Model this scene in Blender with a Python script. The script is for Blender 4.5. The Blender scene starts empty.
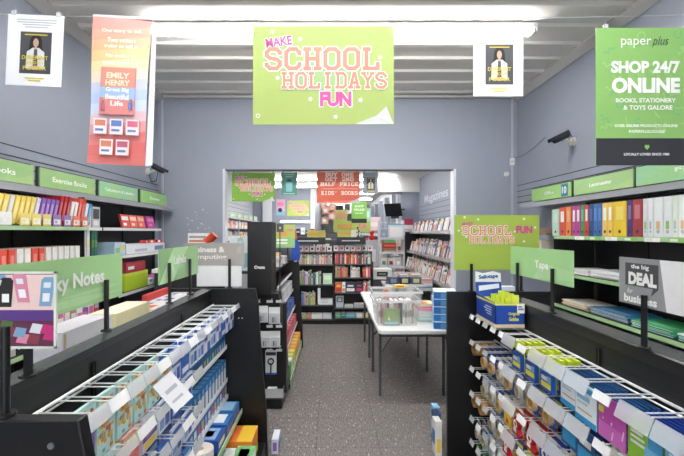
import bpy, math, random
from mathutils import Vector, Matrix
random.seed(7)
SC = bpy.context.scene
COL = SC.collection
PI = math.pi
F = 400.0                      # focal length in pixels of the 684 px wide frame

# ---------------------------------------------------------------- camera, world, exposure
cam_data = bpy.data.cameras.new('camera')
cam = bpy.data.objects.new('camera', cam_data); COL.objects.link(cam)
cam.location = (0, 0, 1.70); cam.rotation_euler = (PI / 2, 0, 0)
cam_data.sensor_width = 36.0
cam_data.lens = F * 36.0 / 684
cam_data.shift_x = 11 / 684.0
cam_data.shift_y = 4 / 684.0
cam_data.clip_start = 0.05
SC.camera = cam
world = bpy.data.worlds.new('world'); SC.world = world; world.use_nodes = True
world.node_tree.nodes['Background'].inputs[0].default_value = (0.93, 0.97, 1.0, 1)
world.node_tree.nodes['Background'].inputs[1].default_value = 0.95
SC.view_settings.view_transform = 'Standard'
SC.view_settings.look = 'None'
SC.view_settings.gamma = 1.0
SC.view_settings.use_curve_mapping = False
SC.view_settings.exposure = 1.5
LAMP = 13.0                    # emission of the fluorescent tubes

# ---------------------------------------------------------------- materials
def lin(c):
    return c / 12.92 if c <= 0.04045 else ((c + 0.055) / 1.055) ** 2.4
def rgb(h):
    h = h.lstrip('#')
    return tuple(lin(int(h[i:i + 2], 16) / 255.0) for i in (0, 2, 4))
_mc = {}
def P(h, rough=0.5, metal=0.0, vary=0.05, scale=25.0, alpha=1.0, emit=0.0):
    key = (h, rough, metal, vary, scale, alpha, emit)
    if key in _mc: return _mc[key]
    m = bpy.data.materials.new('mat_' + h.lstrip('#')); m.use_nodes = True
    nt = m.node_tree; b = nt.nodes['Principled BSDF']
    c = rgb(h)
    b.inputs['Roughness'].default_value = rough
    b.inputs['Metallic'].default_value = metal
    if vary > 0 and emit == 0:
        tc = nt.nodes.new('ShaderNodeTexCoord'); nz = nt.nodes.new('ShaderNodeTexNoise')
        nz.inputs['Scale'].default_value = scale
        nt.links.new(tc.outputs['Object'], nz.inputs['Vector'])
        mx = nt.nodes.new('ShaderNodeMix'); mx.data_type = 'RGBA'
        mx.inputs[6].default_value = tuple(x * (1 - vary) for x in c) + (1,)
        mx.inputs[7].default_value = tuple(min(1, x * (1 + vary)) for x in c) + (1,)
        nt.links.new(nz.outputs['Fac'], mx.inputs[0])
        nt.links.new(mx.outputs[2], b.inputs['Base Color'])
    else:
        b.inputs['Base Color'].default_value = c + (1,)
    if emit > 0:
        b.inputs['Emission Color'].default_value = c + (1,)
        b.inputs['Emission Strength'].default_value = emit
    if alpha < 1: b.inputs['Alpha'].default_value = alpha
    _mc[key] = m
    return m

def carpet():
    m = bpy.data.materials.new('carpet'); m.use_nodes = True; nt = m.node_tree; N = nt.nodes; L = nt.links
    b = N['Principled BSDF']; b.inputs['Roughness'].default_value = 0.95
    tc = N.new('ShaderNodeTexCoord')
    mp = N.new('ShaderNodeMapping'); mp.inputs['Scale'].default_value = (110, 22, 1); L.new(tc.outputs['Object'], mp.inputs[0])
    nz = N.new('ShaderNodeTexNoise'); nz.inputs['Scale'].default_value = 1.0; nz.inputs['Detail'].default_value = 3; L.new(mp.outputs[0], nz.inputs['Vector'])
    cr = N.new('ShaderNodeValToRGB'); L.new(nz.outputs['Fac'], cr.inputs[0])
    cr.color_ramp.elements[0].position = 0.35; cr.color_ramp.elements[0].color = rgb('615c5a') + (1,)
    cr.color_ramp.elements[1].position = 0.68; cr.color_ramp.elements[1].color = rgb('8b8583') + (1,)
    mp2 = N.new('ShaderNodeMapping'); mp2.inputs['Scale'].default_value = (40, 11, 1); L.new(tc.outputs['Object'], mp2.inputs[0])
    vo = N.new('ShaderNodeTexVoronoi'); vo.inputs['Scale'].default_value = 1.0; L.new(mp2.outputs[0], vo.inputs['Vector'])
    lt = N.new('ShaderNodeMath'); lt.operation = 'LESS_THAN'; lt.inputs[1].default_value = 0.145; L.new(vo.outputs['Distance'], lt.inputs[0])
    mx = N.new('ShaderNodeMix'); mx.data_type = 'RGBA'; L.new(lt.outputs[0], mx.inputs[0]); L.new(cr.outputs[0], mx.inputs[6]); mx.inputs[7].default_value = rgb('c2bba0') + (1,)
    # tile seams every half metre
    sx = N.new('ShaderNodeSeparateXYZ'); L.new(tc.outputs['Object'], sx.inputs[0])
    seam = None
    for ax, off in (('X', 0.12), ('Y', 0.35)):
        a = N.new('ShaderNodeMath'); a.operation = 'ADD'; a.inputs[1].default_value = off + 20; L.new(sx.outputs[ax], a.inputs[0])
        w = N.new('ShaderNodeMath'); w.operation = 'WRAP'; w.inputs[1].default_value = 0.5; w.inputs[2].default_value = 0; L.new(a.outputs[0], w.inputs[0])
        l = N.new('ShaderNodeMath'); l.operation = 'LESS_THAN'; l.inputs[1].default_value = 0.006; L.new(w.outputs[0], l.inputs[0])
        if seam is None: seam = l
        else:
            mm = N.new('ShaderNodeMath'); mm.operation = 'MAXIMUM'; L.new(seam.outputs[0], mm.inputs[0]); L.new(l.outputs[0], mm.inputs[1]); seam = mm
    sc = N.new('ShaderNodeMath'); sc.operation = 'MULTIPLY'; sc.inputs[1].default_value = 0.45; L.new(seam.outputs[0], sc.inputs[0])
    m3 = N.new('ShaderNodeMix'); m3.data_type = 'RGBA'; L.new(sc.outputs[0], m3.inputs[0]); L.new(mx.outputs[2], m3.inputs[6]); m3.inputs[7].default_value = rgb('3a3639') + (1,)
    L.new(m3.outputs[2], b.inputs['Base Color'])
    bp = N.new('ShaderNodeBump'); bp.inputs['Strength'].default_value = 0.4; bp.inputs['Distance'].default_value = 0.005
    L.new(nz.outputs['Fac'], bp.inputs['Height']); L.new(bp.outputs[0], b.inputs['Normal'])
    return m

def clear(h='eef2f4', a=0.35, rough=0.15):
    key = ('clear', h, a)
    if key in _mc: return _mc[key]
    m = bpy.data.materials.new('clear_plastic'); m.use_nodes = True; nt = m.node_tree
    b = nt.nodes['Principled BSDF']; b.inputs['Base Color'].default_value = rgb(h) + (1,)
    b.inputs['Roughness'].default_value = rough; b.inputs['Alpha'].default_value = a
    _mc[key] = m
    return m

WALL = P('959ba8', 0.6, vary=0.02, scale=2)
WALLB = P('8f95a3', 0.6, vary=0.02, scale=2)
CEIL = P('ece7e0', 0.5, vary=0.02, scale=3)
WHITE = P('e8e8ea', 0.5)
BLACK = P('151517', 0.36)
BLACKM = P('202022', 0.28, vary=0.08)
GREY = P('8d9097', 0.5)
CHROME = P('ececec', 0.3, 0.3)
TICKET = P('f1f1f1', 0.45)
CLEARP = clear('eef1f4', 0.38)
LIME = P('b9d63c', 0.5)
SGREEN = P('93c46a', 0.5)

# ---------------------------------------------------------------- mesh builder
class MB:
    def __init__(s): s.v = []; s.f = []; s.m = []
    def poly(s, pts, mi=0):
        i = len(s.v); s.v += [tuple(p) for p in pts]; s.f.append(tuple(range(i, i + len(pts)))); s.m.append(mi); return s
    def box(s, x0, y0, z0, x1, y1, z1, mi=0):
        if x1 < x0: x0, x1 = x1, x0
        if y1 < y0: y0, y1 = y1, y0
        if z1 < z0: z0, z1 = z1, z0
        i = len(s.v)
        s.v += [(x0, y0, z0), (x1, y0, z0), (x1, y1, z0), (x0, y1, z0), (x0, y0, z1), (x1, y0, z1), (x1, y1, z1), (x0, y1, z1)]
        for q in ((0, 3, 2, 1), (4, 5, 6, 7), (0, 1, 5, 4), (1, 2, 6, 5), (2, 3, 7, 6), (3, 0, 4, 7)):
            s.f.append(tuple(i + k for k in q)); s.m.append(mi)
        return s
    def prism(s, pts, axis, a, b, mi=0):
        """pts 2D outline (ccw); axis 'y': pts are (x,z); 'z': (x,y); 'x': (y,z)"""
        def mk(p, t):
            return {'y': (p[0], t, p[1]), 'z': (p[0], p[1], t), 'x': (t, p[0], p[1])}[axis]
        n = len(pts); i = len(s.v)
        s.v += [mk(p, a) for p in pts] + [mk(p, b) for p in pts]
        s.f.append(tuple(i + k for k in range(n))); s.m.append(mi)
        s.f.append(tuple(i + n + k for k in reversed(range(n)))); s.m.append(mi)
        for k in range(n):
            k2 = (k + 1) % n
            s.f.append((i + k2, i + k, i + n + k, i + n + k2)); s.m.append(mi)
        return s
    def cyl(s, p0, p1, r, n=10, mi=0, r2=None, cap=True):
        r2 = r if r2 is None else r2
        p0 = Vector(p0); p1 = Vector(p1); d = (p1 - p0)
        if d.length < 1e-9: return s
        d.normalize(); a = d.orthogonal().normalized(); b = d.cross(a); i = len(s.v)
        for p, rr in ((p0, r), (p1, r2)):
            for k in range(n):
                t = 2 * PI * k / n; s.v.append(tuple(p + a * rr * math.cos(t) + b * rr * math.sin(t)))
        for k in range(n):
            k2 = (k + 1) % n; s.f.append((i + k, i + k2, i + n + k2, i + n + k)); s.m.append(mi)
        if cap:
            s.f.append(tuple(i + k for k in reversed(range(n)))); s.m.append(mi)
            s.f.append(tuple(i + n + k for k in range(n))); s.m.append(mi)
        return s
    def tube(s, path, r, n=6, mi=0):
        for a, b in zip(path[:-1], path[1:]): s.cyl(a, b, r, n, mi)
        return s
    def ring(s, c, axis, ro, ri, t, n=20, mi=0, mi2=None):
        """a roll: hollow cylinder about axis through c"""
        c = Vector(c); ax = Vector(axis).normalized(); a = ax.orthogonal().normalized(); b = ax.cross(a); i = len(s.v)
        mi2 = mi if mi2 is None else mi2
        for rr, tt in ((ro, -t / 2), (ro, t / 2), (ri, t / 2), (ri, -t / 2)):
            for k in range(n):
                q = 2 * PI * k / n; s.v.append(tuple(c + ax * tt + (a * math.cos(q) + b * math.sin(q)) * rr))
        for u in range(4):
            for k in range(n):
                k2 = (k + 1) % n; u2 = (u + 1) % 4
                s.f.append((i + u * n + k, i + u * n + k2, i + u2 * n + k2, i + u2 * n + k)); s.m.append(mi2 if u in (1, 3, 2) else mi)
        return s
    def ball(s, c, r, n=10, mi=0, sz=1.0):
        i = len(s.v); h = n // 2
        for a in range(h + 1):
            th = PI * a / h
            for k in range(n):
                ph = 2 * PI * k / n
                s.v.append((c[0] + r * math.sin(th) * math.cos(ph), c[1] + r * math.sin(th) * math.sin(ph), c[2] + r * sz * math.cos(th)))
        for a in range(h):
            for k in range(n):
                k2 = (k + 1) % n; s.f.append((i + a * n + k, i + (a + 1) * n + k, i + (a + 1) * n + k2, i + a * n + k2)); s.m.append(mi)
        return s
    def xf(s, M, start=0):
        s.v[start:] = [tuple(M @ Vector(v)) for v in s.v[start:]]
        return s
    def mesh(s, name, mats):
        me = bpy.data.meshes.new(name); me.from_pydata(s.v, [], s.f)
        for m in (mats if isinstance(mats, (list, tuple)) else [mats]): me.materials.append(m)
        me.polygons.foreach_set('material_index', s.m); me.update()
        return me
    def build(s, name, mats, parent=None, loc=(0, 0, 0), rz=0, smooth=False, bevel=0):
        me = s.mesh(name, mats)
        if smooth:
            me.polygons.foreach_set('use_smooth', [True] * len(me.polygons))
            try: me.set_sharp_from_angle(angle=math.radians(40))
            except Exception: pass
        return link(name, me, parent, loc, rz, bevel)

def link(name, me, parent=None, loc=(0, 0, 0), rz=0, bevel=0):
    o = bpy.data.objects.new(name, me); COL.objects.link(o); o.location = loc; o.rotation_euler = (0, 0, rz)
    if parent: o.parent = parent
    if bevel:
        b = o.modifiers.new('bevel', 'BEVEL'); b.width = bevel; b.segments = 2; b.limit_method = 'ANGLE'
    return o
_labels = {}
def tag(o, label, cat, group=None):
    n = len(label.split()); assert 4 <= n <= 16, (n, label)
    if label in _labels: assert group and _labels[label] == group, 'dup label: ' + label
    _labels[label] = group
    o['label'] = label; o['category'] = cat
    if group: o['group'] = group
    return o
def thing(name, label, cat, loc=(0, 0, 0), rz=0, group=None):
    o = bpy.data.objects.new(name, None); COL.objects.link(o); o.empty_display_size = 0.05
    o.location = loc; o.rotation_euler = (0, 0, rz)
    return tag(o, label, cat, group)
def struct(name, mb, mats, **k):
    o = mb.build(name, mats, **k); o['kind'] = 'structure'; return o
def copy_tree(o, parent=None):
    c = o.copy(); COL.objects.link(c); c.parent = parent
    for ch in list(o.children): copy_tree(ch, c)
    return c
_ones = ['zeroth', 'first', 'second', 'third', 'fourth', 'fifth', 'sixth', 'seventh', 'eighth', 'ninth', 'tenth', 'eleventh', 'twelfth', 'thirteenth', 'fourteenth', 'fifteenth', 'sixteenth', 'seventeenth', 'eighteenth', 'nineteenth']
def nth(n):
    if n < 20: return _ones[n]
    t = ['twent', 'thirt', 'fort', 'fift', 'sixt', 'sevent', 'eight', 'ninet'][n // 10 - 2]
    return t + 'ieth' if n % 10 == 0 else t + 'y-' + _ones[n % 10]

# ---------------------------------------------------------------- lettering
_fc = {}
def text_mesh(body, w, h, bold=0.0, shear=0.0):
    """flat text mesh fitted in a w x h box centred on the origin, in the xz plane reading towards -y"""
    cu = bpy.data.curves.new('lettering', 'FONT'); cu.body = body; cu.size = 1; cu.offset = bold; cu.shear = shear; cu.resolution_u = 3
    ob = bpy.data.objects.new('t', cu)
    me = bpy.data.meshes.new_from_object(ob)
    bpy.data.objects.remove(ob)
    xs = [v.co.x for v in me.vertices]; ys = [v.co.y for v in me.vertices]
    if not xs: return me
    x0, x1, y0, y1 = min(xs), max(xs), min(ys), max(ys)
    sx = w / max(1e-6, x1 - x0); sy = h / max(1e-6, y1 - y0)
    for v in me.vertices:
        v.co = ((v.co.x - (x0 + x1) / 2) * sx, 0, (v.co.y - (y0 + y1) / 2) * sy)
    return me
def lettering(body, cx, cz, w, h, mat, parent, y=-0.004, bold=0.02, rot=0.0, shear=0.0, name='lettering'):
    me = text_mesh(body, w, h, bold, shear); me.name = name
    if not me.materials: me.materials.append(mat)
    else: me.materials[0] = mat
    me.transform(Matrix.Rotation(-rot, 4, 'Y'))
    return link(name, me, parent, (cx, y, cz))

SLAB = {  # strokes on a 4 x 6 grid with block serifs: collegiate letters
 'S': [(4,4.6,4,5),(4,5,3,6),(3,6,1,6),(1,6,0,5),(0,5,0,4),(0,4,1,3.2),(1,3.2,3,2.8),(3,2.8,4,2),(4,2,4,1),(4,1,3,0),(3,0,1,0),(1,0,0,1),(0,1,0,1.4)],
 'C': [(4,4.4,4,5),(4,5,3,6),(3,6,1,6),(1,6,0,5),(0,5,0,1),(0,1,1,0),(1,0,3,0),(3,0,4,1),(4,1,4,1.6)],
 'G': [(4,4.4,4,5),(4,5,3,6),(3,6,1,6),(1,6,0,5),(0,5,0,1),(0,1,1,0),(1,0,3,0),(3,0,4,1),(4,1,4,2.7),(4,2.7,2.4,2.7)],
 'H': [(.4,0,.4,6),(3.6,0,3.6,6),(.4,3,3.6,3),(-.4,0,1.2,0),(-.4,6,1.2,6),(2.8,0,4.4,0),(2.8,6,4.4,6)],
 'O': [(0,1,0,5),(0,5,1,6),(1,6,3,6),(3,6,4,5),(4,5,4,1),(4,1,3,0),(3,0,1,0),(1,0,0,1)],
 'L': [(.6,0,.6,6),(-.2,6,1.5,6),(-.2,0,4,0),(4,0,4,1.6)],
 'I': [(2,0,2,6),(1,0,3,0),(1,6,3,6)],
 'D': [(.6,0,.6,6),(-.2,6,3,6),(3,6,4,5),(4,5,4,1),(4,1,3,0),(3,0,-.2,0)],
 'A': [(.3,0,1.7,6),(1.7,6,2.3,6),(2.3,6,3.7,0),(.9,2,3.1,2),(-.4,0,1.1,0),(2.9,0,4.4,0)],
 'Y': [(0,6,2,3),(4,6,2,3),(2,3,2,0),(1.2,0,2.8,0),(-.6,6,.8,6),(3.2,6,4.6,6)],
 'B': [(.6,0,.6,6),(-.2,6,3.1,6),(3.1,6,3.8,5.3),(3.8,5.3,3.8,3.9),(3.8,3.9,3,3.1),(.6,3.1,3,3.1),(3,3.1,4,2.3),(4,2.3,4,.9),(4,.9,3.1,0),(3.1,0,-.2,0)],
 'U': [(.3,6,.3,1),(.3,1,1.2,0),(1.2,0,2.8,0),(2.8,0,3.7,1),(3.7,1,3.7,6),(-.4,6,1,6),(3,6,4.4,6)],
 'N': [(.4,0,.4,6),(.4,6,3.6,0),(3.6,0,3.6,6),(-.4,0,1.2,0),(2.8,6,4.4,6)],
 'E': [(.6,0,.6,6),(-.2,6,3.8,6),(-.2,0,3.9,0),(.6,3,3,3),(3.8,6,3.8,4.7),(3.9,0,3.9,1.3)],
 'T': [(2,0,2,6),(0,6,4,6),(0,6,0,4.8),(4,6,4,4.8),(1.2,0,2.8,0)],
 '2': [(0,4.6,0,5),(0,5,1,6),(1,6,3,6),(3,6,4,5),(4,5,4,4),(4,4,0,0),(0,0,4,0),(4,0,4,1)],
 'F': [(.6,0,.6,6),(-.2,6,3.8,6),(.6,3,3,3),(3.8,6,3.8,4.7),(-.2,0,1.5,0)],
 'P': [(.6,0,.6,6),(-.2,6,3.2,6),(3.2,6,4,5.2),(4,5.2,4,3.6),(4,3.6,3.2,2.8),(3.2,2.8,.6,2.8),(-.2,0,1.5,0)],
 'R': [(.6,0,.6,6),(-.2,6,3.2,6),(3.2,6,4,5.2),(4,5.2,4,3.8),(4,3.8,3.2,3),(3.2,3,.6,3),(2.4,3,3.8,0),(3.3,0,4.4,0),(-.2,0,1.5,0)],
 'K': [(.6,0,.6,6),(-.2,0,1.4,0),(-.2,6,1.4,6),(.6,2.6,3.8,6),(1.6,3.4,3.8,0),(3.1,0,4.4,0)],
 "'": [(2,6,1.7,4.6)],
}
def slab(body, cx, cz, w, h, mat, parent, y=-0.004, outline=None, wt=1.0, rot=0.0):
    adv = 5.9; n = len(body); tot = n * adv - 0.9
    sx = w / tot; sz = h / 6.9
    def mk(wt, yy, m):
        mb = MB(); k = 0
        for i, ch in enumerate(body):
            for (x0, z0, x1, z1) in SLAB.get(ch, []):
                k += 1
                a = Vector((x0, z0)); b = Vector((x1, z1)); d = (b - a).normalized(); nn = Vector((-d.y, d.x)) * wt / 2; e = d * wt * 0.32
                pts = [a - e - nn, b + e - nn, b + e + nn, a - e + nn]
                mb.poly([((p.x + i * adv + 0.5 - tot / 2) * sx, -k * 2e-6, (p.y + .45 - 3.45) * sz) for p in pts])
        mb.xf(Matrix.Rotation(-rot, 4, 'Y'))
        return mb.build('lettering', m, parent, (cx, yy, cz))
    if outline:
        mk(wt + 0.75, y, outline)
        return mk(wt, y - 0.0012, mat)
    return mk(wt, y, mat)

def panel_mb(w, h, t=0.004, patches=()):
    """sign panel x 0..w, z 0..h, front at y=0, with printed flat patches"""
    mb = MB().box(0, 0, 0, w, t, h)
    for k, p in enumerate(patches):
        if len(p) == 5: x0, z0, x1, z1, mi = p; pts = [(x0, z0), (x1, z0), (x1, z1), (x0, z1)]
        else: pts, mi = p
        mb.poly([(a, -0.0008 - k * 0.00012, b) for a, b in pts], mi)
    return mb
def star_pts(cx, cz, r, rot=0.3):
    return [(cx + (r if k % 2 == 0 else r * .5) * math.sin(rot + PI * k / 5), cz + (r if k % 2 == 0 else r * .5) * math.cos(rot + PI * k / 5)) for k in range(10)]
def disc_pts(cx, cz, rx, rz=None, n=18):
    rz = rz or rx
    return [(cx + rx * math.cos(2 * PI * k / n), cz + rz * math.sin(2 * PI * k / n)) for k in range(n)]

CORAL = P('e2836a', 0.5); PINK = P('cf4590', 0.5); PAPER = P('f2f2f0', 0.5)
def strings(root, xs, h, ztop):
    for x in xs: MB().cyl((x, .002, h), (x, .002, ztop), .0012, 5).build('cord', CLEARP, root)
def clips(root, xs, h):
    for x in xs:
        MB().box(x - .012, -.004, h - .006, x + .012, .008, h + .02).tube([(x, .002, h + .018), (x, .002, h + .045)], .0015, 5).build('clip', CLEARP, root)
def school_poster(label, loc, w, h, rz=0, group=None, wide=False, base='a0b45c', hang=True, fold=False, tilt=0):
    root = thing('poster', label, 'poster', loc, rz, group)
    GX = lambda x: (x - 52) / 533 * w
    GZ = lambda z: (435 - z) / 382 * h
    pats = []
    stars = [(125, 75), (231, 103), (533, 175), (146, 254), (269, 336), (459, 340), (365, 405)]
    pats.append((disc_pts(GX(300), GZ(240), w * .22, h * .18), 2))
    for x, z in stars: pats.append((star_pts(GX(x), GZ(z), h * .028), 1))
    pats.append(([(GX(440), GZ(434)), (GX(583), GZ(425)), (GX(583), GZ(432))], 1))
    pats.append((disc_pts(GX(71), GZ(401), h * .022), 1)); pats.append((disc_pts(GX(71), GZ(401), h * .014), 0))
    mats = [P(base, 0.45, vary=.03, scale=4), P('e9f3ee', .5), P('98b878', .5), P('d9dbda', .4)]
    if wide:
        h2 = h * .565; z0 = h - h2
        mb = MB().box(0, 0, 0, w, .004, h)
        mb.box(0, -.002, z0 - .002, w, -.0002, z0, 2)
        k = 0
        for a, b in ((.12, .93), (.28, .86), (.82, .88), (.05, .5), (.14, .3), (.71, .47), (.95, .6), (.82, .15)):
            k += 1; mb.poly([(p[0], -.001 - k * 1e-5, p[1]) for p in star_pts(a * w, z0 + b * h2, h2 * .05)], 1)
        mb.build('panel', mats, root)
        Z = lambda z: z0 + z * h2
        lettering('MAKE', .155 * w, Z(.72), .13 * w, .12 * h2, PINK, root, rot=.12)
        slab('SCHOOL', .38 * w, Z(.5), .58 * w, .3 * h2, CORAL, root, outline=PAPER)
        slab('HOLIDAYS', .44 * w, Z(.2), .53 * w, .24 * h2, CORAL, root, outline=PAPER)
        lettering('FUN', .82 * w, Z(.53), .19 * w, .25 * h2, PINK, root, bold=.05)
    else:
        mb = panel_mb(w, h, .003, pats)
        # curled corner, a real bent flap
        mb.poly([(GX(437), -.001, GZ(433)), (GX(520), -.012, GZ(402)), (GX(555), -.02, GZ(368)), (GX(572), -.006, GZ(405)), (GX(584), -.001, GZ(432))], 3)
        mb.build('panel', mats, root)
        s = w > 0.35
        lettering('MAKE', GX(150), GZ(114), 104 / 533 * w, 40 / 382 * h, PAPER, root, bold=.09, rot=.13, y=-.003)
        lettering('MAKE', GX(150), GZ(114), 100 / 533 * w, 36 / 382 * h, PINK, root, bold=.03, rot=.13, y=-.0045)
        slab('SCHOOL', GX(314), GZ(181), 432 / 533 * w, 86 / 382 * h, CORAL, root, outline=PAPER if s else P('f8c8a0'), wt=1.25)
        slab('HOLIDAYS', GX(360), GZ(265), 395 / 533 * w, 62 / 382 * h, CORAL, root, outline=PAPER if s else P('f8c8a0'), wt=1.2, y=-.0055)
        lettering('FUN', GX(365), GZ(337), 127 / 533 * w, 66 / 382 * h, PAPER, root, bold=.09, y=-.003)
        lettering('FUN', GX(365), GZ(337), 119 / 533 * w, 58 / 382 * h, PINK, root, bold=.05, y=-.0045)
        if hang: clips(root, [w * .04, w * .96], h)
    root.rotation_euler[1] = tilt
    return root

# ================================================================ SETTING
XL, XR, YB, ZC = -2.44, 2.63, 5.65, 3.63
# floor
struct('floor', MB().box(-4.5, -4, -.05, 4.5, 27, 0), carpet())
# ribbed metal ceiling
mb = MB(); prof = []; y = -4.0
while y < YB - .01:
    prof += [(y, ZC), (y + .235, ZC), (y + .265, ZC - .018), (y + .32, ZC - .018), (y + .35, ZC)]; y += .35
prof = [(min(a + .11, YB), b) for a, b in prof if a + .11 < YB + .3]
poly = prof + [(prof[-1][0], ZC + .08), (prof[0][0], ZC + .08)]
for (a, za), (b, zb) in zip(prof[:-1], prof[1:]):
    if b - a > 1e-6: mb.poly([(XL - .1, a, za), (XL - .1, b, zb), (XR + .1, b, zb), (XR + .1, a, za)])
mb.box(XL - .1, -4, ZC + .03, XR + .1, YB + .1, ZC + .08)
struct('ceiling', mb, CEIL)
# side walls with slat grooves
GROOVE = P('2c2d33', .6)
mb = MB().box(XL - .1, -4, 0, XL, YB + .1, ZC + .05)
for z in (2.36, 2.28, 2.2, 2.12): mb.box(XL, 0.5, z - .004, XL + .003, YB, z + .004, 1)
struct('wall_left', mb, [WALL, GROOVE])
mb = MB().box(XR, -4, 0, XR + .1, YB + .1, ZC + .05)
for z in (2.35, 2.27, 2.19, 2.11): mb.box(XR - .003, 0.5, z - .004, XR, YB, z + .004, 1)
struct('wall_right', mb, [WALL, GROOVE])
# back wall with the opening
OX0, OX1, OZ = -1.525, 1.76, 2.59
mb = MB().box(XL, YB, 0, OX0, YB + .14, ZC + .05).box(OX1, YB, 0, XR, YB + .14, ZC + .05).box(OX0, YB, OZ, OX1, YB + .14, ZC + .05)
for k in range(26):
    a = random.uniform(-2.05, -1.68); z = random.uniform(1.63, 2.02); s = random.uniform(.004, .012)
    mb.box(a, YB - .002, z, a + s, YB, z + s * random.uniform(.6, 1.8), 1)
struct('wall_back', mb, [WALL, PAPER])
struct('wall_front', MB().box(XL - .1, -4.1, 2.6, XR + .1, -4, ZC + .05).box(XL - .1, -4.1, 0, XL + .6, -4, 2.6).box(XR - .6, -4.1, 0, XR + .1, -4, 2.6), WALL)
# trims
TR = P('bcb9b6', .5)
struct('trim_1', MB().prism([(XL, ZC - .09), (XL + .02, ZC - .09), (XL + .09, ZC - .018), (XL + .09, ZC), (XL, ZC)], 'y', -4, YB), TR)
struct('trim_2', MB().prism([(XR, ZC - .09), (XR, ZC), (XR - .09, ZC), (XR - .09, ZC - .018), (XR - .02, ZC - .09)], 'y', -4, YB), TR)
struct('trim_3', MB().box(XL + .09, YB - .06, ZC - .05, XR - .09, YB, ZC - .01), TR)
struct('trim_4', MB().box(XL + .05, YB - .015, 0, XL + .075, YB, ZC - .05), P('b3b8c4'))
struct('trim_5', MB().box(XR - .09, YB - .015, 0, XR - .06, YB, ZC - .05), P('b3b8c4'))
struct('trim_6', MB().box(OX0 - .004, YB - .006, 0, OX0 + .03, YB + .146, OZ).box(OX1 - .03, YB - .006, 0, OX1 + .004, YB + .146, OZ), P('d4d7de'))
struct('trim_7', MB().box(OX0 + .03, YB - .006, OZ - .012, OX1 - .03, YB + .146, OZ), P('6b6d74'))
struct('baseboard_left', MB().box(XL, YB - .012, 0, OX0 - .01, YB, .09), P('3a3a3e'))
struct('baseboard_right', MB().box(OX1 + .01, YB - .012, 0, XR, YB, .09), P('3a3a3e'))

# ---- the shop beyond the opening
BX0, BX1, BZ, BY = -2.55, 2.32, 3.1, 25.0
WHITEW = P('c3c6cd', .6, vary=.02)
struct('ceiling_inner', MB().box(BX0 - .1, YB + .14, BZ, BX1 + .1, BY, BZ + .08), P('e6e4e0', .5, vary=.02))
mb = MB().box(BX0 - .1, YB + .14, 0, BX0, 13.0, BZ)
for k in range(7): mb.box(BX0, 7.6, 2.45 - k * .11, BX0 + .003, 12.4, 2.458 - k * .11, 1)
struct('wall_inner_left', mb, [WHITEW, GROOVE])
struct('wall_inner_far_left', MB().box(BX0, 13.0, 0, -.52, 13.15, BZ), P('9298a5', .6))
mb = MB().box(BX1, YB + .14, 0, BX1 + .1, 10.5, BZ)
for k in range(6): mb.box(BX1 - .003, 6.2, 2.34 - k * .11, BX1, 10.45, 2.348 - k * .11, 1)
struct('wall_inner_right', mb, [WALLB, GROOVE])
struct('column', MB().box(1.86, 10.5, 0, BX1 + .1, 11.2, BZ - .35), [WALLB])
struct('beam', MB().box(1.2, 10.45, BZ - .35, BX1 + .1, 11.2, BZ), P('e9e8e6'))
mb = MB().box(1.93, 11.2, 0, 2.03, BY, BZ)
for k in range(9): mb.box(1.80, 11.9 + k * 1.5, 0, 1.93, 12.25 + k * 1.5, BZ - .25, 1); 
for k in range(9): mb.box(1.90, 12.4 + k * 1.5, 1.5, 1.93, 13.2 + k * 1.5, 2.7, 2)
struct('wall_inner_far_right', mb, [P('c9cacd'), P('9aa0ad'), P('5a5e6a')])
struct('wall_inner_end', MB().box(-1.2, BY, 0, 2.1, BY + .1, BZ), P('c6c8cc'))
struct('wall_inner_side', MB().box(-.62, 13.15, 0, -.52, BY, BZ), P('b9bcc4'))
struct('trim_8', MB().box(-.66, 12.9, 0, -.52, 13.0, BZ), P('e2e2e2'))
struct('trim_9', MB().box(-2.2, 12.85, 0, -1.92, 13.0, BZ), P('dadbde'))

# ---- fluorescent battens
TUBE = P('ffffff', .5, emit=LAMP)
def batten(label, x0, x1, y, z, cat='ceiling light', group=None, along='x', emit=LAMP):
    r = thing('ceiling_light', label, cat, ((x0 + x1) / 2, y, z), 0 if along == 'x' else PI / 2, group)
    L = (x1 - x0) / 2
    MB().prism([(-.07, 0), (-.055, -.03), (.055, -.03), (.07, 0)], 'x', -L, L).build('housing', P('e8e8e8'), r)
    m = P('ffffff', .5, emit=emit)
    MB().cyl((-L + .03, -.035, -.05), (L - .03, -.035, -.05), .019, 12).cyl((-L + .03, .035, -.05), (L - .03, .035, -.05), .019, 12).build('tube', m, r)
    for s in (-1, 1): MB().box(s * L, -.06, -.075, s * (L - .03), .06, -.03).build('end_cap', P('e0e0e0'), r)
    return r
batten('long double fluorescent batten across the ceiling behind the hanging posters', -1.69, 1.89, 3.72, ZC - .018, emit=LAMP * 1.5)
batten('fluorescent batten above the near end of the shelving aisle', -1.69, 1.89, 1.4, ZC - .018, emit=LAMP * 1.0)
batten('fluorescent batten just behind the photographer at the shop front', -1.69, 1.89, -1.0, ZC - .018, emit=LAMP * 1.0)
batten('fluorescent batten nearest the shop entrance behind the photographer', -1.69, 1.89, -3.0, ZC - .018)
for k, yy in enumerate((6.7, 8.6, 10.3, 11.9, 14.0, 16.5, 19.5)):
    x0, x1 = (-1.7, 1.7) if yy < 13 else (-.4, 1.7)
    batten('%s batten from the opening on the white ceiling of the inner shop' % nth(k + 1), x0, x1, yy, BZ, group='battens of the inner shop', emit=LAMP * .8)

lw = thing('wall_light', 'bright strip light across the grey back wall under the lime poster', 'light', (-1.16, 12.9, 2.02))
MB().box(-.48, 0, -.02, .48, .1, .05).build('housing', P('e2e2e2'), lw)
MB().cyl((-.46, -.02, .01), (.46, -.02, .01), .02, 10).build('tube', P('ffffff', .5, emit=LAMP * .6), lw)

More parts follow.
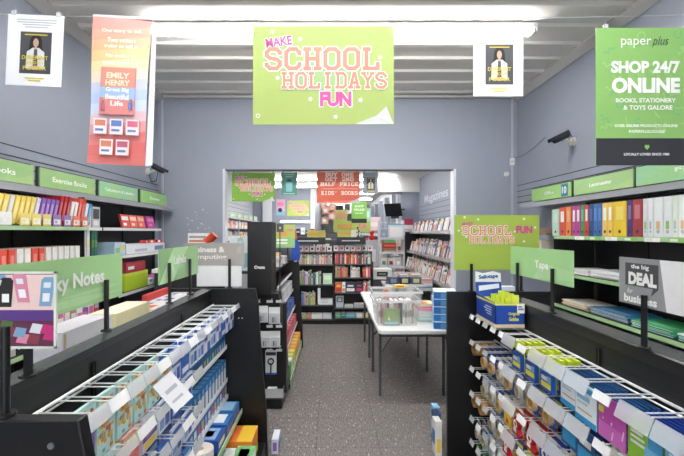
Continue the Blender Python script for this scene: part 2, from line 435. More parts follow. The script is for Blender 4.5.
# ================================================================ HANGING POSTERS (front room)
DH = 2.40
w_ = thing('hanging_wire', 'thin steel wire strung across the room carrying the posters', 'wire', (0, DH, 2.985))
MB().tube([(XL + .005, .004, .045), (-1.7, .004, .012), (0, .004, .0), (1.5, .004, .005), (XR - .005, .004, .03)], .002, 5).build('strand', P('b9bcc0', .4), w_)
school_poster('large lime Make School Holidays Fun poster hanging by the ceiling light', (-.468, DH, 2.345), .845, .59)

DARKG = P('4b4c50', .5); YEL = P('dccb3c', .5); SKIN = P('c9a58c', .6); HAIR = P('221d1c', .6)
def book_poster(label, loc, w, h, frame=None, tilt=0):
    """white sheet with a dark book cover: long-haired person in a white shirt, yellow title"""
    r = thing('poster', label, 'poster', loc)
    X = lambda a: a * w
    Z = lambda a: a * h
    cov = (.24, .17, .80, .76)
    cx = .5; cw = .56; ch = .59
    CX = lambda a: X(cov[0] + a * cw)
    CZ = lambda a: Z(cov[1] + a * ch)
    pats = [(X(cov[0]), Z(cov[1]), X(cov[2]), Z(cov[3]), 1),
            (disc_pts(CX(.5), CZ(.74), X(.11), Z(.12)), 2),
            ([(CX(.32), CZ(.74)), (CX(.68), CZ(.74)), (CX(.78), CZ(.38)), (CX(.22), CZ(.38))], 2),
            ([(CX(.2), CZ(.12)), (CX(.8), CZ(.12)), (CX(.78), CZ(.52)), (CX(.6), CZ(.62)), (CX(.4), CZ(.62)), (CX(.22), CZ(.52))], 3),
            ([(CX(.42), CZ(.12)), (CX(.58), CZ(.12)), (CX(.55), CZ(.6)), (CX(.45), CZ(.6))], 1),
            (disc_pts(CX(.5), CZ(.74), X(.05), Z(.062)), 4),
            ([(CX(.46), CZ(.58)), (CX(.54), CZ(.58)), (CX(.53), CZ(.66)), (CX(.47), CZ(.66))], 4),
            (disc_pts(CX(.5), CZ(.14), X(.1), Z(.03)), 4)]
    mats = [P(frame or 'f1f2f4', .5, vary=.02), DARKG, HAIR, P('d6d6d8'), SKIN]
    mb = panel_mb(w, h, .003, pats if not frame else [])
    if frame:
        mb.box(.04 * w, -.0006, .08 * h, .96 * w, 0, .98 * h, 0)
        for k, p in enumerate(pats):
            if len(p) == 5: p = ([(p[0], p[1]), (p[2], p[1]), (p[2], p[3]), (p[0], p[3])], p[4])
            mb.poly([(a, -.0012 - k * .00012, b) for a, b in p[0]], p[1])
    mb.build('panel', mats, r)
    if not frame:
        for k, ww in enumerate((.72, .7, .5, .42)): MB().box(X(.52 - ww / 2), -.001, Z(.922 - k * .034), X(.52 + ww / 2), -.0002, Z(.934 - k * .034)).build('print_line', P('b4b6b9'), r)
    MB().box(CX(.14), -.003, CZ(.915), CX(.86), -.0022, CZ(.94)).build('print_line', YEL, r)
    lettering('DIFFERENT', CX(.5), CZ(.38), X(.47), Z(.055), YEL, r, bold=.02)
    lettering('KIND OF', CX(.5), CZ(.26), X(.32), Z(.045), YEL, r, bold=.02)
    lettering('POWER', CX(.5), CZ(.13), X(.42), Z(.055), YEL, r, bold=.02)
    for zz, ww in ((.105, .34), (.07, .22)): MB().box(X(.52 - ww / 2), -.0025, Z(zz - .009), X(.52 + ww / 2), -.0018, Z(zz + .009)).build('print_line', YEL, r)
    clips(r, [.1 * w, .9 * w], h)
    r.rotation_euler[1] = tilt
    return r
book_poster('white book poster with dark portrait cover hanging over the left wall fixture', (-1.955, DH, 2.585), .335, .425, tilt=.045)
book_poster('white book poster with dark portrait cover hanging right of the large lime poster', (.855, DH, 2.515), .298, .408)

# narrow pink and yellow novel banner
r = thing('banner', 'long narrow pink and yellow novel banner hanging left of centre', 'banner', (-1.465, DH, 2.115))
w, h = .345, .875
mb = MB()
cols = ['e69a90', 'e9a890', 'edb890', 'efc991', 'efd9a6', 'e8dcc8', 'c9cfe6', 'b7c9ea', 'c9d6ea', 'e2c4cb', 'e4a3a3', 'e08482', 'de7470', 'df7a74']
nb = len(cols); cols = cols[::-1]
for k in range(nb):
    for j in range(6):
        def C(x, z): return (x * w, .012 * math.sin(z * 5 + x * 2), z * h)
        a, b = j / 6, (j + 1) / 6; sl = .04
        f = lambda x, kk: (kk / nb + (sl * (x - .5) if 0 < kk < nb else 0))
        mb.poly([C(a, f(a, k)), C(b, f(b, k)), C(b, f(b, k + 1)), C(a, f(a, k + 1))], k)
mb.build('sheet', [P(c, .45, vary=.04, scale=6) for c in cols], r, smooth=True)
MB().box(-.004, -.004, h, w + .004, .008, h + .016).build('top_rail', P('d8dadd'), r)
mb = MB(); mb.poly([(w, .013, 0), (w + .035, .03, .01), (w + .018, .03, h), (w, .013, h)]).build('back_sheet', P('e3e4e8'), r)
Wt = P('fff3ea', .5)
for t, z, ww in (('One story to tell.', .905, .7), ('Two writers', .845, .5), ('trying to tell it.', .80, .6), ('No ending to', .735, .52), ('trust them all.', .69, .62)):
    lettering(t, .52 * w, z * h, ww * w, .032 * h, Wt, r, y=-.014, bold=.02)
MB().box(.2 * w, -.02, .335 * h, .80 * w, -.014, .655 * h).poly([(.2 * w, -.0205, .335 * h), (.8 * w, -.0205, .335 * h), (.8 * w, -.0205, .43 * h), (.2 * w, -.0205, .45 * h)], 1).poly([(.2 * w, -.0205, .45 * h), (.8 * w, -.0205, .43 * h), (.8 * w, -.0205, .52 * h), (.2 * w, -.0205, .52 * h)], 2).build('cover_print', [P('e09484'), P('dd8c86'), P('9db9da')], r)
lettering('EMILY', .5 * w, .60 * h, .4 * w, .04 * h, P('f3dfc0'), r, y=-.022, bold=.04)
lettering('HENRY', .5 * w, .55 * h, .42 * w, .04 * h, P('f3dfc0'), r, y=-.022, bold=.04)
for t, z, ww in (('Great Big', .50, .4), ('Beautiful', .455, .4), ('Life', .41, .22)): lettering(t, .5 * w, z * h, ww * w, .035 * h, PAPER, r, y=-.022, bold=.03)
SCM = [P('f3e9e4'), P('dd8a72'), P('dfb95c'), P('c08b6c'), P('cf6a8a'), P('6a86c4')]
for x, z, c in ((.27, .41, 4), (.74, .42, 5)):
    MB().cyl((x * w, -.021, (z - .05) * h), (x * w, -.021, z * h), .012, 8, mi=c).ball((x * w, -.022, (z + .015) * h), .009, 8, 3).build('printed_figure', SCM, r)
for i, (x, z) in enumerate(((.12, .2), (.4, .2), (.68, .2), (.24, .06), (.52, .06))):
    MB().box(x * w, -.02, z * h, (x + .22) * w, -.015, (z + .105) * h, 0).box((x + .02) * w, -.0205, (z + .055) * h, (x + .2) * w, -.02, (z + .095) * h, (1, 5, 4, 1, 4)[i]).box((x + .03) * w, -.021, (z + .02) * h, (x + .17) * w, -.02, (z + .035) * h, 5).build('small_cover', SCM, r)
r.rotation_euler[1] = .05

# green online-shop poster
r = thing('poster', 'tall lime Shop 24/7 Online poster with black band hanging at right', 'poster', (1.59, DH, 2.10))
w, h = .592, .825
pats = []
random.seed(11)
def squiggle(cx, cz, s, ang, kind):
    pts = []
    for k in range(13):
        t = k / 12
        if kind == 0: a, b = (t - .5) * 1.6, .28 * math.sin(t * 4 * PI)
        elif kind == 1: a, b = .5 * math.cos(t * 1.7 * PI), .5 * math.sin(t * 1.7 * PI)
        else: a, b = (t - .5) * 1.3, .45 * t * t
        pts.append((a * math.cos(ang) - b * math.sin(ang), a * math.sin(ang) + b * math.cos(ang)))
    q = []
    for k in range(12):
        (x0, z0), (x1, z1) = pts[k], pts[k + 1]; d = Vector((x1 - x0, z1 - z0)).normalized(); n = Vector((-d.y, d.x)) * .09
        q.append(([(cx + s * (x0 - n.x), cz + s * (z0 - n.y)), (cx + s * (x1 - n.x), cz + s * (z1 - n.y)), (cx + s * (x1 + n.x), cz + s * (z1 + n.y)), (cx + s * (x0 + n.x), cz + s * (z0 + n.y))], None))
    return q
for k in range(34):
    cx = random.uniform(.05, .95) * w; cz = random.uniform(.26, .97) * h
    mi = random.choice((2, 2, 3))
    for q, _ in squiggle(cx, cz, .045, random.uniform(0, 6), k % 3):
        if min(p[1] for p in q) > .22 * h and min(p[0] for p in q) > 0 and max(p[0] for p in q) < w and max(p[1] for p in q) < h: pats.append((q, mi))
pats.append((0, 0, w, .197 * h, 1))
mb = MB().box(0, 0, 0, w, .005, h)
for k, p in enumerate(pats):
    if len(p) == 5: p = ([(p[0], p[1]), (p[2], p[1]), (p[2], p[3]), (p[0], p[3])], p[4])
    mb.poly([(a, -.0006 - k * 2e-6, b) for a, b in p[0]], p[1])
mb.build('panel', [P('8dbd6a', .45, vary=.03, scale=5), P('34353b', .5), P('9dcb78'), P('74b87c')], r)
PX = lambda x: (x - 33) / 301 * w
PZ = lambda z: (438 - z) / 413 * h
T = P('f7f8f4', .5)
lettering('paper', PX(154), PZ(72), 92 / 301 * w, 28 / 413 * h, T, r, bold=0)
lettering('plus', PX(228), PZ(68), 50 / 301 * w, 34 / 413 * h, P('33464b'), r, bold=-.005, shear=.3)
for t, x0, x1, z0, z1, bo in (('SHOP 24/7', 78, 288, 125, 162, .045), ('ONLINE', 80, 288, 175, 222, .05), ('BOOKS, STATIONERY', 92, 275, 237, 252, .03), ('& TOYS GALORE', 115, 265, 258, 272, .03), ('OVER 300,000 PRODUCTS ONLINE', 88, 280, 315, 325, .03), ('PAPERPLUS.CO.NZ', 132, 242, 332, 341, .03), ('LOCALLY LOVED SINCE 1980', 117, 255, 401, 409, .03)):
    lettering(t, PX((x0 + x1) / 2), PZ((z0 + z1) / 2), (x1 - x0) / 301 * w, (z1 - z0) / 413 * h, T, r, bold=bo)
MB().poly([(PX(188), -.002, PZ(392)), (PX(195), -.002, PZ(384)), (PX(195), -.002, PZ(378)), (PX(191), -.002, PZ(376)), (PX(188), -.002, PZ(379)), (PX(185), -.002, PZ(376)), (PX(181), -.002, PZ(378)), (PX(181), -.002, PZ(384))]).build('heart_mark', P('8bd05c'), r)
clips(r, [.1 * w, .9 * w], h)

# ================================================================ SECURITY CAMERAS
def cctv(label, loc, side):
    """bracket on the wall (wall towards side*x), camera reaches into the room"""
    r = thing('security_camera', label, 'camera', loc)
    s = side
    MB().cyl((0, 0, 0), (-s * .025, 0, 0), .045, 16).build('wall_mount', P('e4dfd5'), r, smooth=True)
    MB().tube([(-s * .02, 0, 0), (-s * .07, -.01, -.005), (-s * .12, -.04, .02)], .016, 8).build('bracket', P('e4dfd5'), r, smooth=True)
    b = MB().cyl((0, 0, 0), (.15, 0, 0), .036, 16).cyl((.15, 0, 0), (.165, 0, 0), .03, 16)
    M = Matrix.Translation((-s * .10, -.05, .065)) @ Matrix.Rotation(PI if s > 0 else 0, 4, 'Z') @ Matrix.Rotation(.45, 4, 'Y')
    b.xf(M).build('body', P('26282c', .3), r, smooth=True)
    MB().prism([(-.043, -.0), (-.038, .04), (.038, .04), (.043, 0), (.036, .034), (-.036, .034)], 'x', -.01, .20).xf(M).build('sun_hood', P('303236', .35), r)
    MB().cyl((.165, 0, 0), (.17, 0, 0), .02, 14).xf(M).build('lens', P('0a0b10', .08), r)
    MB().tube([(-s * .01, 0, .03), (-s * .05, 0, .1), (-s * .1, -.04, .11)] if s > 0 else [(.03, 0, -.03), (.06, 0, -.14), (.14, -.03, -.12), (.17, -.05, 0)], .005, 6).build('cable', P('303236'), r)
    return r
cctv('black security camera on pale bracket mounted on the right wall', (XR, 4.33, 2.68), 1)
cctv('black security camera mounted on the left wall above the far green sign', (XL, 5.3, 2.50), -1)
r = thing('wall_sensor', 'small cream sensor box in the right back corner', 'sensor', (2.55, YB - .002, 2.69))
MB().box(-.03, -.035, -.05, .03, 0, .05).build('body', P('e8e6e0'), r, bevel=.008)
MB().box(-.022, -.038, -.012, .022, -.035, .01).build('window', P('c9c7c0'), r)
MB().tube([(.03, -.02, .055), (.06, -.2, .05), (.07, -.5, .1), (.075, -.75, .17)], .004, 6).build('cable', P('5d6474'), r)
r = thing('wall_sensor', 'tiny white knob sensor on the back wall above the lime poster', 'sensor', (2.47, YB - .002, 2.515))
MB().cyl((0, 0, 0), (0, -.03, 0), .032, 12).cyl((0, -.03, 0), (0, -.05, -.01), .02, 12).build('body', P('e8e6e0'), r, smooth=True)

# ================================================================ GENERIC GOODS
def upright_books(x, y, z, specs, along, face, name, labelf, cat, group=None, gap=.002):
    """specs: list of (thickness, height, depth, colour, stripe colour, tilt); along 'x' or 'y'; spines towards face."""
    out = []
    pos = 0
    for k, (t, h, d, c, c2, tl) in enumerate(specs):
        mb = MB().box(0, 0, 0, t, d, h, 0).box(t * .12, .004, h - .004, t * .88, d - .002, h + .0006, 1)
        mb.box(t * .15, -.0008, h * .62, t * .85, 0, h * .82, 2).box(t * .25, -.0008, h * .12, t * .75, 0, h * .5, 3)
        if tl: mb.xf(Matrix.Rotation(tl, 4, 'Y'))
        o = mb.build(name, [P(c, .5), PAPER, P(c2, .5), P(mixc(c, c2), .5)])
        if along == 'x': o.location = (x + pos, y, z); o.rotation_euler = (0, 0, 0)
        elif face == '+x': o.location = (x, y + pos, z); o.rotation_euler = (0, 0, PI / 2)
        else: o.location = (x, y + pos + t, z); o.rotation_euler = (0, 0, -PI / 2)
        tag(o, labelf(k, c), cat, group); out.append(o)
        pos += t + gap + (abs(tl) * h * .0)
    return out
def mixc(a, b):
    a = a.lstrip('#'); b = b.lstrip('#')
    return ''.join('%02x' % ((int(a[i:i + 2], 16) * 2 + int(b[i:i + 2], 16)) // 3) for i in (0, 2, 4))
NAMES = {'e9e9e6': 'white', 'd9503f': 'red', 'e8743a': 'orange', 'f0cf4d': 'yellow', '3f74b8': 'blue', '2c3c66': 'navy', '6fae5c': 'green', '9a66ad': 'purple', 'e27ba6': 'pink', '2a2a2c': 'black', 'b99b74': 'tan', '8fb9cf': 'pale blue', '7b4a3c': 'brown', 'c9c4bb': 'grey', '3fa39a': 'teal', 'f2dcae': 'cream'}
KEYS = list(NAMES)
def cname(c): return NAMES.get(c, 'pale')

# ================================================================ GONDOLAS
def wire_hook(L, drop=.0, n=2, sep=.03):
    """pair of wires reaching along +x from the rail, with a cross bar"""
    mb = MB()
    for s in (-sep / 2, sep / 2): mb.cyl((0, s, 0), (L, s, 0), .0028, 6)
    mb.cyl((L, -sep / 2, 0), (L, sep / 2, 0), .0028, 6)
    return mb
HOOKM = {}
def hook(parent, x, y, z, L, sgn, tick=None, tw=.08, th=.038, tilt=.35):
    key = (round(L, 3), tw, th)
    if key not in HOOKM: HOOKM[key] = wire_hook(L).mesh('hook', CHROME)
    o = link('hook', HOOKM[key], parent, (x, y, z), 0 if sgn > 0 else PI)
    if tick:
        k2 = (tick, tw, th)
        if k2 not in HOOKM:
            m = MB().box(-.001, -tw / 2, -th / 2, .002, tw / 2, th / 2)
            m.xf(Matrix.Rotation(-tilt, 4, 'Y')); HOOKM[k2] = m.mesh('ticket_holder', {'w': TICKET, 'g': P('b9bdbf', .35), 'c': CLEARP, 'd': P('d8dcdc', .4)}[tick])
        link('ticket_holder', HOOKM[k2], o, (L + .003, 0, -.005))
    return o
GL = thing('gondola_shelving', 'black double-sided shelving unit with wire hooks left of the aisle', 'shelving', (-.90, 1.9, 0))
GY0, GY1 = .88 - 1.9, 2.96 - 1.9
def flare(top, base):
    return [(-base, 0), (base, 0), (base - .012, .35), (base - .05, .8), (top + .02, 1.18), (top, 1.285), (-top, 1.285), (-top - .02, 1.18), (-base + .05, .8), (-base + .012, .35)]
MB().prism(flare(.345, .44), 'y', GY1 - .03, GY1).build('end_panel', BLACK, GL, bevel=.003)
e = MB().prism(flare(.345, .44), 'y', GY0, GY0 + .035).build('end_panel', BLACK, GL, bevel=.004)
MB().cyl((.285, GY0 + .001, 1.23), (.285, GY0 - .004, 1.23), .007, 12).cyl((.3, GY0 + .001, 1.14), (.3, GY0 - .003, 1.14), .004, 8).build('bolt', P('a0a2a5', .3, .8), e)
for zz in (1.06,): MB().cyl((.225, GY1 - .03, 1.07), (.225, GY1 - .034, 1.07), .005, 8).cyl((.25, GY1 - .03, 1.07), (.25, GY1 - .034, 1.07), .005, 8).build('bolt', P('d8d8d8', .3), e)
mb = MB().box(-.02, GY0 + .03, .15, .02, GY1 - .03, 1.25)
for k in range(12): mb.box(.02, GY0 + .04, .2 + k * .085, .0215, GY1 - .04, .204 + k * .085, 1)
mb.build('back_panel', [P('18181a', .45), P('101011')], GL)
MB().prism([(-.035, 1.25), (.025, 1.25), (.025, 1.278), (-.035, 1.285)], 'y', GY0 + .03, GY1 - .03).poly([(-.036, GY0 + .03, 1.2858), (.0245, GY0 + .03, 1.2788), (.0245, GY1 - .03, 1.2788), (-.036, GY1 - .03, 1.2858)], 1).build('top_cap', [P('1c1c1e', .3), P('4a4c4a', .22)], GL)  # black cap; the grey sheet on top is a reflection put into the colour
MB().box(-.42, GY0 + .03, .06, .42, GY1 - .03, .16).box(-.36, GY0 + .06, 0, .36, GY1 - .06, .06).build('base_deck', BLACK, GL)
for yy in (-.42, .46): MB().box(.02, yy - .012, .2, .028, yy - .004, 1.22).box(.02, yy + .004, .2, .028, yy + .012, 1.22).build('upright', P('0f0f10'), GL)
def rail(parent, x, z, y0, y1):
    return MB().cyl((x, y0, z), (x, y1, z), .006, 8).cyl((x - .008, y0, z - .02), (x - .008, y1, z - .02), .004, 6).build('rail', CHROME, parent)
rail(GL, .04, 1.17, GY0 + .04, GY1 - .035)
k = 0; y = GY1 - .08
while y > GY0 + .06:
    hook(GL, .04, y, 1.17, .185, 1, ('g', 'w', 'c', 'd', 'c')[k % 5] if k < 7 else ('c', 'c', 'w')[k % 3], .112, .032 if k < 7 else (.048, .048, .04)[k % 3]); y -= .115; k += 1
TIERS = (1.0, .82, .64)
for tz in TIERS:
    rail(GL, .04, tz, GY0 + .04, .16)
    y = .10; k = 0
    while y > GY0 + .06:
        hook(GL, .04, y, tz, .195, 1, ('g', 'w', 'c')[k % 3], .13, .036); y -= .14; k += 1
# trays for ink boxes
for tz, xx in ((.86, .135), (.62, .14), (.50, .145)):
    MB().box(.02, .17, tz - .012, xx, GY1 - .035, tz).box(xx, .17, tz - .012, xx + .004, GY1 - .035, tz + .018, 1).build('shelf_tray', [BLACK, TICKET], GL)
MB().box(.02, .17, .38, .245, GY1 - .035, .40).box(.245, .17, .375, .252, GY1 - .035, .41, 1).build('shelf', [BLACK, P('a9c79a')], GL)
MB().box(-.3, GY0 + .04, .96, -.02, GY1 - .035, .98).box(-.306, GY0 + .04, .955, -.3, GY1 - .035, .985, 1).build('shelf', [BLACK, P('a9c79a')], GL)

# ink cartridge boxes
def small_box(name, label, cat, loc, w, d, h, c, patches=(), rz=0, group=None, bevel=0, mats2=()):
    """w across the face, d deep, h high; front face at y=0"""
    mb = MB().box(0, 0, 0, w, d, h)
    mats = [P(c, .45)]
    for (face, a0, b0, a1, b1, cc) in patches:
        m = P(cc, .45)
        if m not in mats: mats.append(m)
        mi = mats.index(m); e = .0008
        if face == 'f': mb.box(a0 * w, -e, b0 * h, a1 * w, 0, b1 * h, mi)
        elif face == 't': mb.box(a0 * w, b0 * d, h, a1 * w, b1 * d, h + e, mi)
        elif face == 'r': mb.box(w, a0 * d, b0 * h, w + e, a1 * d, b1 * h, mi)
        elif face == 'l': mb.box(-e, a0 * d, b0 * h, 0, a1 * d, b1 * h, mi)
    o = mb.build(name, mats, None, loc, rz, bevel=bevel)
    return tag(o, label, cat, group)
gx = -.90
n = 15; wd = (GY1 - .04 - .18) / n
for k in range(n):
    dot = ('e8d62c', 'e8d62c', 'd9503f', 'd9503f', 'e8743a', 'd9503f', 'b9d63c', 'e8d62c', '3fa39a', 'e8d62c', '6fae5c', 'e27ba6', 'e9e9e6', '8fb9cf', 'e9e9e6')[k]
    small_box('ink_box', 'blue ink cartridge box, %s from the near end of the upper tray' % nth(k + 1), 'box', (gx + .13, 1.9 + .18 + k * wd, .861), wd - .004, .1, .082, '2b6da6',
              [('f', .3, .2, .7, .62, dot), ('t', .06, .1, .94, .4, '4d93c9'), ('t', .1, .55, .9, .85, '1f4f80'), ('f', 0, 0, 1, .12, 'e9e9e6')], PI / 2, 'ink boxes on the upper tray')
n = 12; wd = (GY1 - .04 - .18) / n
for k in range(n):
    small_box('ink_box', 'tall blue and white ink box, %s from the near end of the middle tray' % nth(k + 1), 'box', (gx + .135, 1.9 + .18 + k * wd, .621), wd - .004, .1, .15, '2f6fb0',
              [('f', .15, .06, .8, .66, 'e9e9e6'), ('f', .3, .72, .7, .9, '8fc0e0'), ('t', .1, .1, .9, .5, '5f9fd0')], PI / 2, 'ink boxes on the middle tray')
n = 13; wd = (GY1 - .04 - .18) / n
for k in range(n):
    c = ('2f6fb0', '27559a', '2f6fb0', '2f6fb0')[k % 4]
    small_box('ink_box', 'blue and yellow ink box, %s from the near end of the lower tray' % nth(k + 1), 'box', (gx + .14, 1.9 + .18 + k * wd, .501), wd - .004, .1, .1, c,
              [('f', .1, .05, .9, .3, 'e9e9e6'), ('f', .2, .4, .8, .8, ('e8b93c', '8fb9cf', 'e9e9e6', 'd9503f')[k % 4]), ('t', .1, .1, .9, .6, '4a8fd0')], PI / 2, 'ink boxes on the lower tray')
# goods on the lower shelf (z .40) and base deck
small_box('tissue_box', 'light blue box with white oval at far end of the lower left shelf', 'box', (-.66, 2.72, .401), .16, .17, .08, '3f86c8', [('t', .1, .1, .9, .9, 'a9d4ec'), ('f', .1, .2, .9, .5, 'b0469a')], PI / 2)
small_box('tissue_box', 'blue box with white disc nearer on the lower left shelf', 'box', (-.66, 2.53, .401), .17, .18, .08, '2f6fb8', [('t', .15, .15, .85, .85, 'eef2f4'), ('f', .05, .1, .95, .4, 'b0469a')], PI / 2)
small_box('tissue_box', 'navy blue box with pale top beside the white roll', 'box', (-.66, 2.34, .401), .17, .17, .075, '1f4fa0', [('t', .1, .15, .9, .85, '8fb4dc'), ('t', .3, .3, .7, .6, '1f4fa0'), ('f', .1, .3, .8, .7, 'e9e9e6')], PI / 2)
tag(MB().ring((0, 0, .04), (0, 0, 1), .072, .02, .08, 24, 0, 1).build('paper_roll', [P('efece6'), P('e8dcd2')], None, (-.735, 2.25, .401), smooth=True), 'white paper roll standing on the lower left shelf', 'roll')
small_box('box', 'blue box with yellow edge nearest on the lower left shelf', 'box', (-.66, 1.99, .401), .17, .17, .08, '2356b0', [('t', .1, .3, .9, .9, 'e9e9e6'), ('t', 0, 0, 1, .12, 'f0cf4d'), ('f', .1, .2, .9, .6, 'f0cf4d')], PI / 2)
small_box('paper_pack', 'orange and yellow paper pack on the left base deck', 'paper pack', (-.52, 2.62, .161), .22, .2, .165, 'ef8b2f', [('t', 0, 0, 1, .5, 'f4c83e'), ('t', .1, .55, .9, .9, 'ee7043'), ('f', 0, .0, 1, .3, 'b9d63c')], PI / 2, bevel=.002)
small_box('paper_pack', 'green and white paper pack at aisle edge of the left base deck', 'paper pack', (-.487, 2.40, .161), .2, .115, .15, 'dfe9dc', [('t', 0, 0, 1, 1, '7cc27a'), ('t', .2, .25, .8, .8, 'cfe8d8'), ('f', .1, .1, .9, .9, 'e9eef0')], PI / 2, bevel=.002)
small_box('paper_pack', 'white printed paper pack behind the green one on left base deck', 'paper pack', (-.61, 2.35, .161), .24, .14, .14, 'e4e6e2', [('t', .1, .1, .9, .3, 'c9cdc6'), ('t', .1, .45, .9, .6, '9aa89c'), ('t', .1, .7, .5, .9, '6fae5c'), ('f', 0, 0, 1, .4, 'b8d06a')], PI / 2)
small_box('box', 'small pale carton standing on the carpet past the left end panel', 'box', (-.455, 3.06, .001), .05, .16, .11, 'dfe3ee', [('f', .2, .2, .8, .8, '9a66ad'), ('r', .1, .1, .9, .6, '3f74b8')])

# carded packs on hooks --------------------------------------------------
_pk = {}
def pack_mesh(kind, w, h, t):
    """origin at the hanging hole; face towards -y; x centred"""
    key = (kind, w, h, t)
    if key in _pk: return _pk[key]
    mb = MB(); mats = []
    def mi(c, rough=.4):
        m = P(c, rough) if isinstance(c, str) else c
        if m not in mats: mats.append(m)
        return mats.index(m)
    def card(c, z0=-h, z1=.018, tt=.002): mb.box(-w / 2, 0, z0, w / 2, tt, z1, mi(c))
    def pt(x0, z0, x1, z1, c, e=.0008, yy=0): mb.box(x0 * w - w / 2, yy - e, -h + z0 * h, x1 * w - w / 2, yy, -h + z1 * h, mi(c))
    if kind == 'limepack':
        card('c9d93a'); mb.prism([(-w / 2, -h), (w / 2, -h), (w / 2 - .004, -h * .35), (-w / 2 + .004, -h * .35)], 'y', -t, 0, mi('1f56b0'))
        pt(.05, .7, .95, .96, 'e2e84a'); pt(.1, .12, .9, .3, 'e8dc4a', .001, -t); pt(.15, .36, .6, .5, 'e9e9e6', .001, -t); pt(.62, .33, .9, .55, '8fb9cf', .001, -t)
        mb.box(-w / 2 + .004, -t * .7, -.03, w / 2 - .004, .004, .02, mi('cfdc3c'))
    elif kind == 'tape':
        card('1f56b0'); pt(.1, .82, .9, .97, 'e8dc4a'); mb.ring((0, -t / 2, -h * .62), (0, 1, 0), w * .42, w * .26, t, 18, mi('d8b98a'), mi('c49e66')); pt(.3, .3, .7, .5, 'e8d62c')
    elif kind == 'cleartape':
        card('dfe6ee'); pt(.0, .78, 1, 1, '2f62b8'); pt(.1, .82, .6, .95, 'f0cf4d'); mb.ring((0, -t / 2, -h * .62), (0, 1, 0), w * .40, w * .27, t, 18, mi('d9d2c0'), mi('b5a888')); pt(.3, .28, .7, .5, '5fa0dd')
    elif kind in ('reddisp', 'bluedisp'):
        c = 'c8262c' if kind[0] == 'r' else '1f50b4'
        card('e6e2dc', -h, .018, .001); pt(0, .8, 1, 1, c)
        mb.prism([(-w * .46, -h), (w * .46, -h), (w * .5, -h * .86), (w * .2, -h * .74), (w * .3, -h * .5), (w * .1, -h * .3), (-w * .25, -h * .3), (-w * .46, -h * .55)], 'y', -t, -.001, mi(c, .25))
        mb.ring((-.06 * w, -t / 2, -h * .55), (0, 1, 0), w * .24, w * .12, t * 1.15, 16, mi('d8b24a'), mi('efe9dc')); pt(.2, .1, .55, .26, 'f2f2f0', .001, -t)
    elif kind == 'brownroll':
        mb.ring((0, -t / 2, -h / 2), (0, 1, 0), h / 2, h * .36, t, 24, mi('c49a62', .35), mi('b08450'))
    elif kind == 'glue':
        card('e9e6dc'); pt(.0, .72, 1, 1, '3f8f3c'); pt(.1, .08, .9, .6, 'e8cf3c'); pt(.25, .2, .75, .45, 'd23c2c')
    elif kind == 'green':
        card('2f8f4c'); pt(.1, .6, .9, .9, 'e9e9e6'); pt(.15, .1, .85, .5, '1f7a3c')
    elif kind == 'whiteblue':
        mb.box(-w / 2, 0, -h, w / 2, t, .01, mi('e6f0f6')); pt(0, 0, 1, .16, '2f9fd8'); pt(0, .86, 1, 1, '2f9fd8'); pt(.12, .5, .6, .55, 'b9c4cc'); pt(.12, .3, .8, .34, 'e0a070'); pt(.1, .62, .7, .75, '9fd0ea')
        mb.box(-w / 2, 0, -h + 0.0, -w / 2 + .002, t, .01, mi('2272a8'))
    elif kind == 'navycard':
        mb.box(-w / 2, 0, -h, w / 2, t, .01, mi('1d4f86')); pt(.1, .1, .9, .5, '2f9fd8'); pt(.2, .6, .8, .8, 'e9e9e6')
    elif kind == 'dots':
        mb.box(-w / 2, 0, -h, w / 2, t, .01, mi('c24fae')); pt(.02, 0, .98, .4, 'cf6cc0'); 
        for i in range(14): mb.poly([(p[0], -.002, p[1]) for p in disc_pts(w * (-.3 + (i * .37) % .75), -h * (.5 + (i * .23) % .42), .004)], mi('f2cfe8'))
        pt(.02, .62, .22, .78, 'c9d93a')
    elif kind == 'limeblue':
        mb.box(-w / 2, 0, -h, w / 2, t, .01, mi('8cc63c')); pt(.5, 0, 1, .5, '7fc4e6'); pt(.6, .5, 1, 1, '4aa6dc'); pt(.08, .55, .5, .6, 'f2f2f0'); pt(.08, .66, .45, .72, 'f2f2f0'); pt(.08, .42, .5, .48, 'f2f2f0')
    elif kind == 'paleblue':
        mb.box(-w / 2, 0, -h, w / 2, t, .01, mi('7fc0e2')); pt(.1, .3, .9, .7, 'd8ecf4'); pt(.2, .75, .8, .9, '2f6fb8')
    elif kind == 'bluedark':
        mb.box(-w / 2, 0, -h, w / 2, t, .01, mi('1f3f9a')); pt(.1, .6, .9, .75, 'e9e9e6'); pt(.3, .2, .7, .45, '5f86d0')
    elif kind == 'yellowpack':
        card('f2efe6'); mb.prism([(-w * .4, -h), (w * .4, -h), (w * .45, -h * .5), (w * .1, -h * .28), (-w * .45, -h * .5)], 'y', -t, 0, mi('eccb3a')); pt(.35, .1, .65, .3, 'd2453a', .001, -t)
    elif kind == 'teal':
        mb.box(-w / 2, 0, -h, w / 2, t, .01, mi('bfe0de'))
        random.seed(5)
        for i in range(34):
            a = random.uniform(.02, .78); b = random.uniform(.02, .84); pt(a, b, a + random.uniform(.08, .2), b + random.uniform(.06, .16), random.choice(('e8a93c', 'f0c95a', 'd9774f', 'e8b93c', '7fb0b8')), .0006 + i * .00005)
    elif kind == 'purple':
        mb.box(-w / 2, 0, -h, w / 2, t, .01, mi('e9e3ee')); pt(0, .3, 1, .75, '8a5bb0'); pt(.1, .05, .9, .25, 'f0cf4d'); pt(.2, .4, .8, .6, 'e9e9e6')
    elif kind == 'pinknotes':
        mb.box(-w / 2, 0, -h, w / 2, t, .01, mi('f2b7b0')); pt(.05, .55, .95, .95, 'f0d65a'); pt(.1, .1, .9, .45, 'e87a7a')
    elif kind == 'inkwhite':
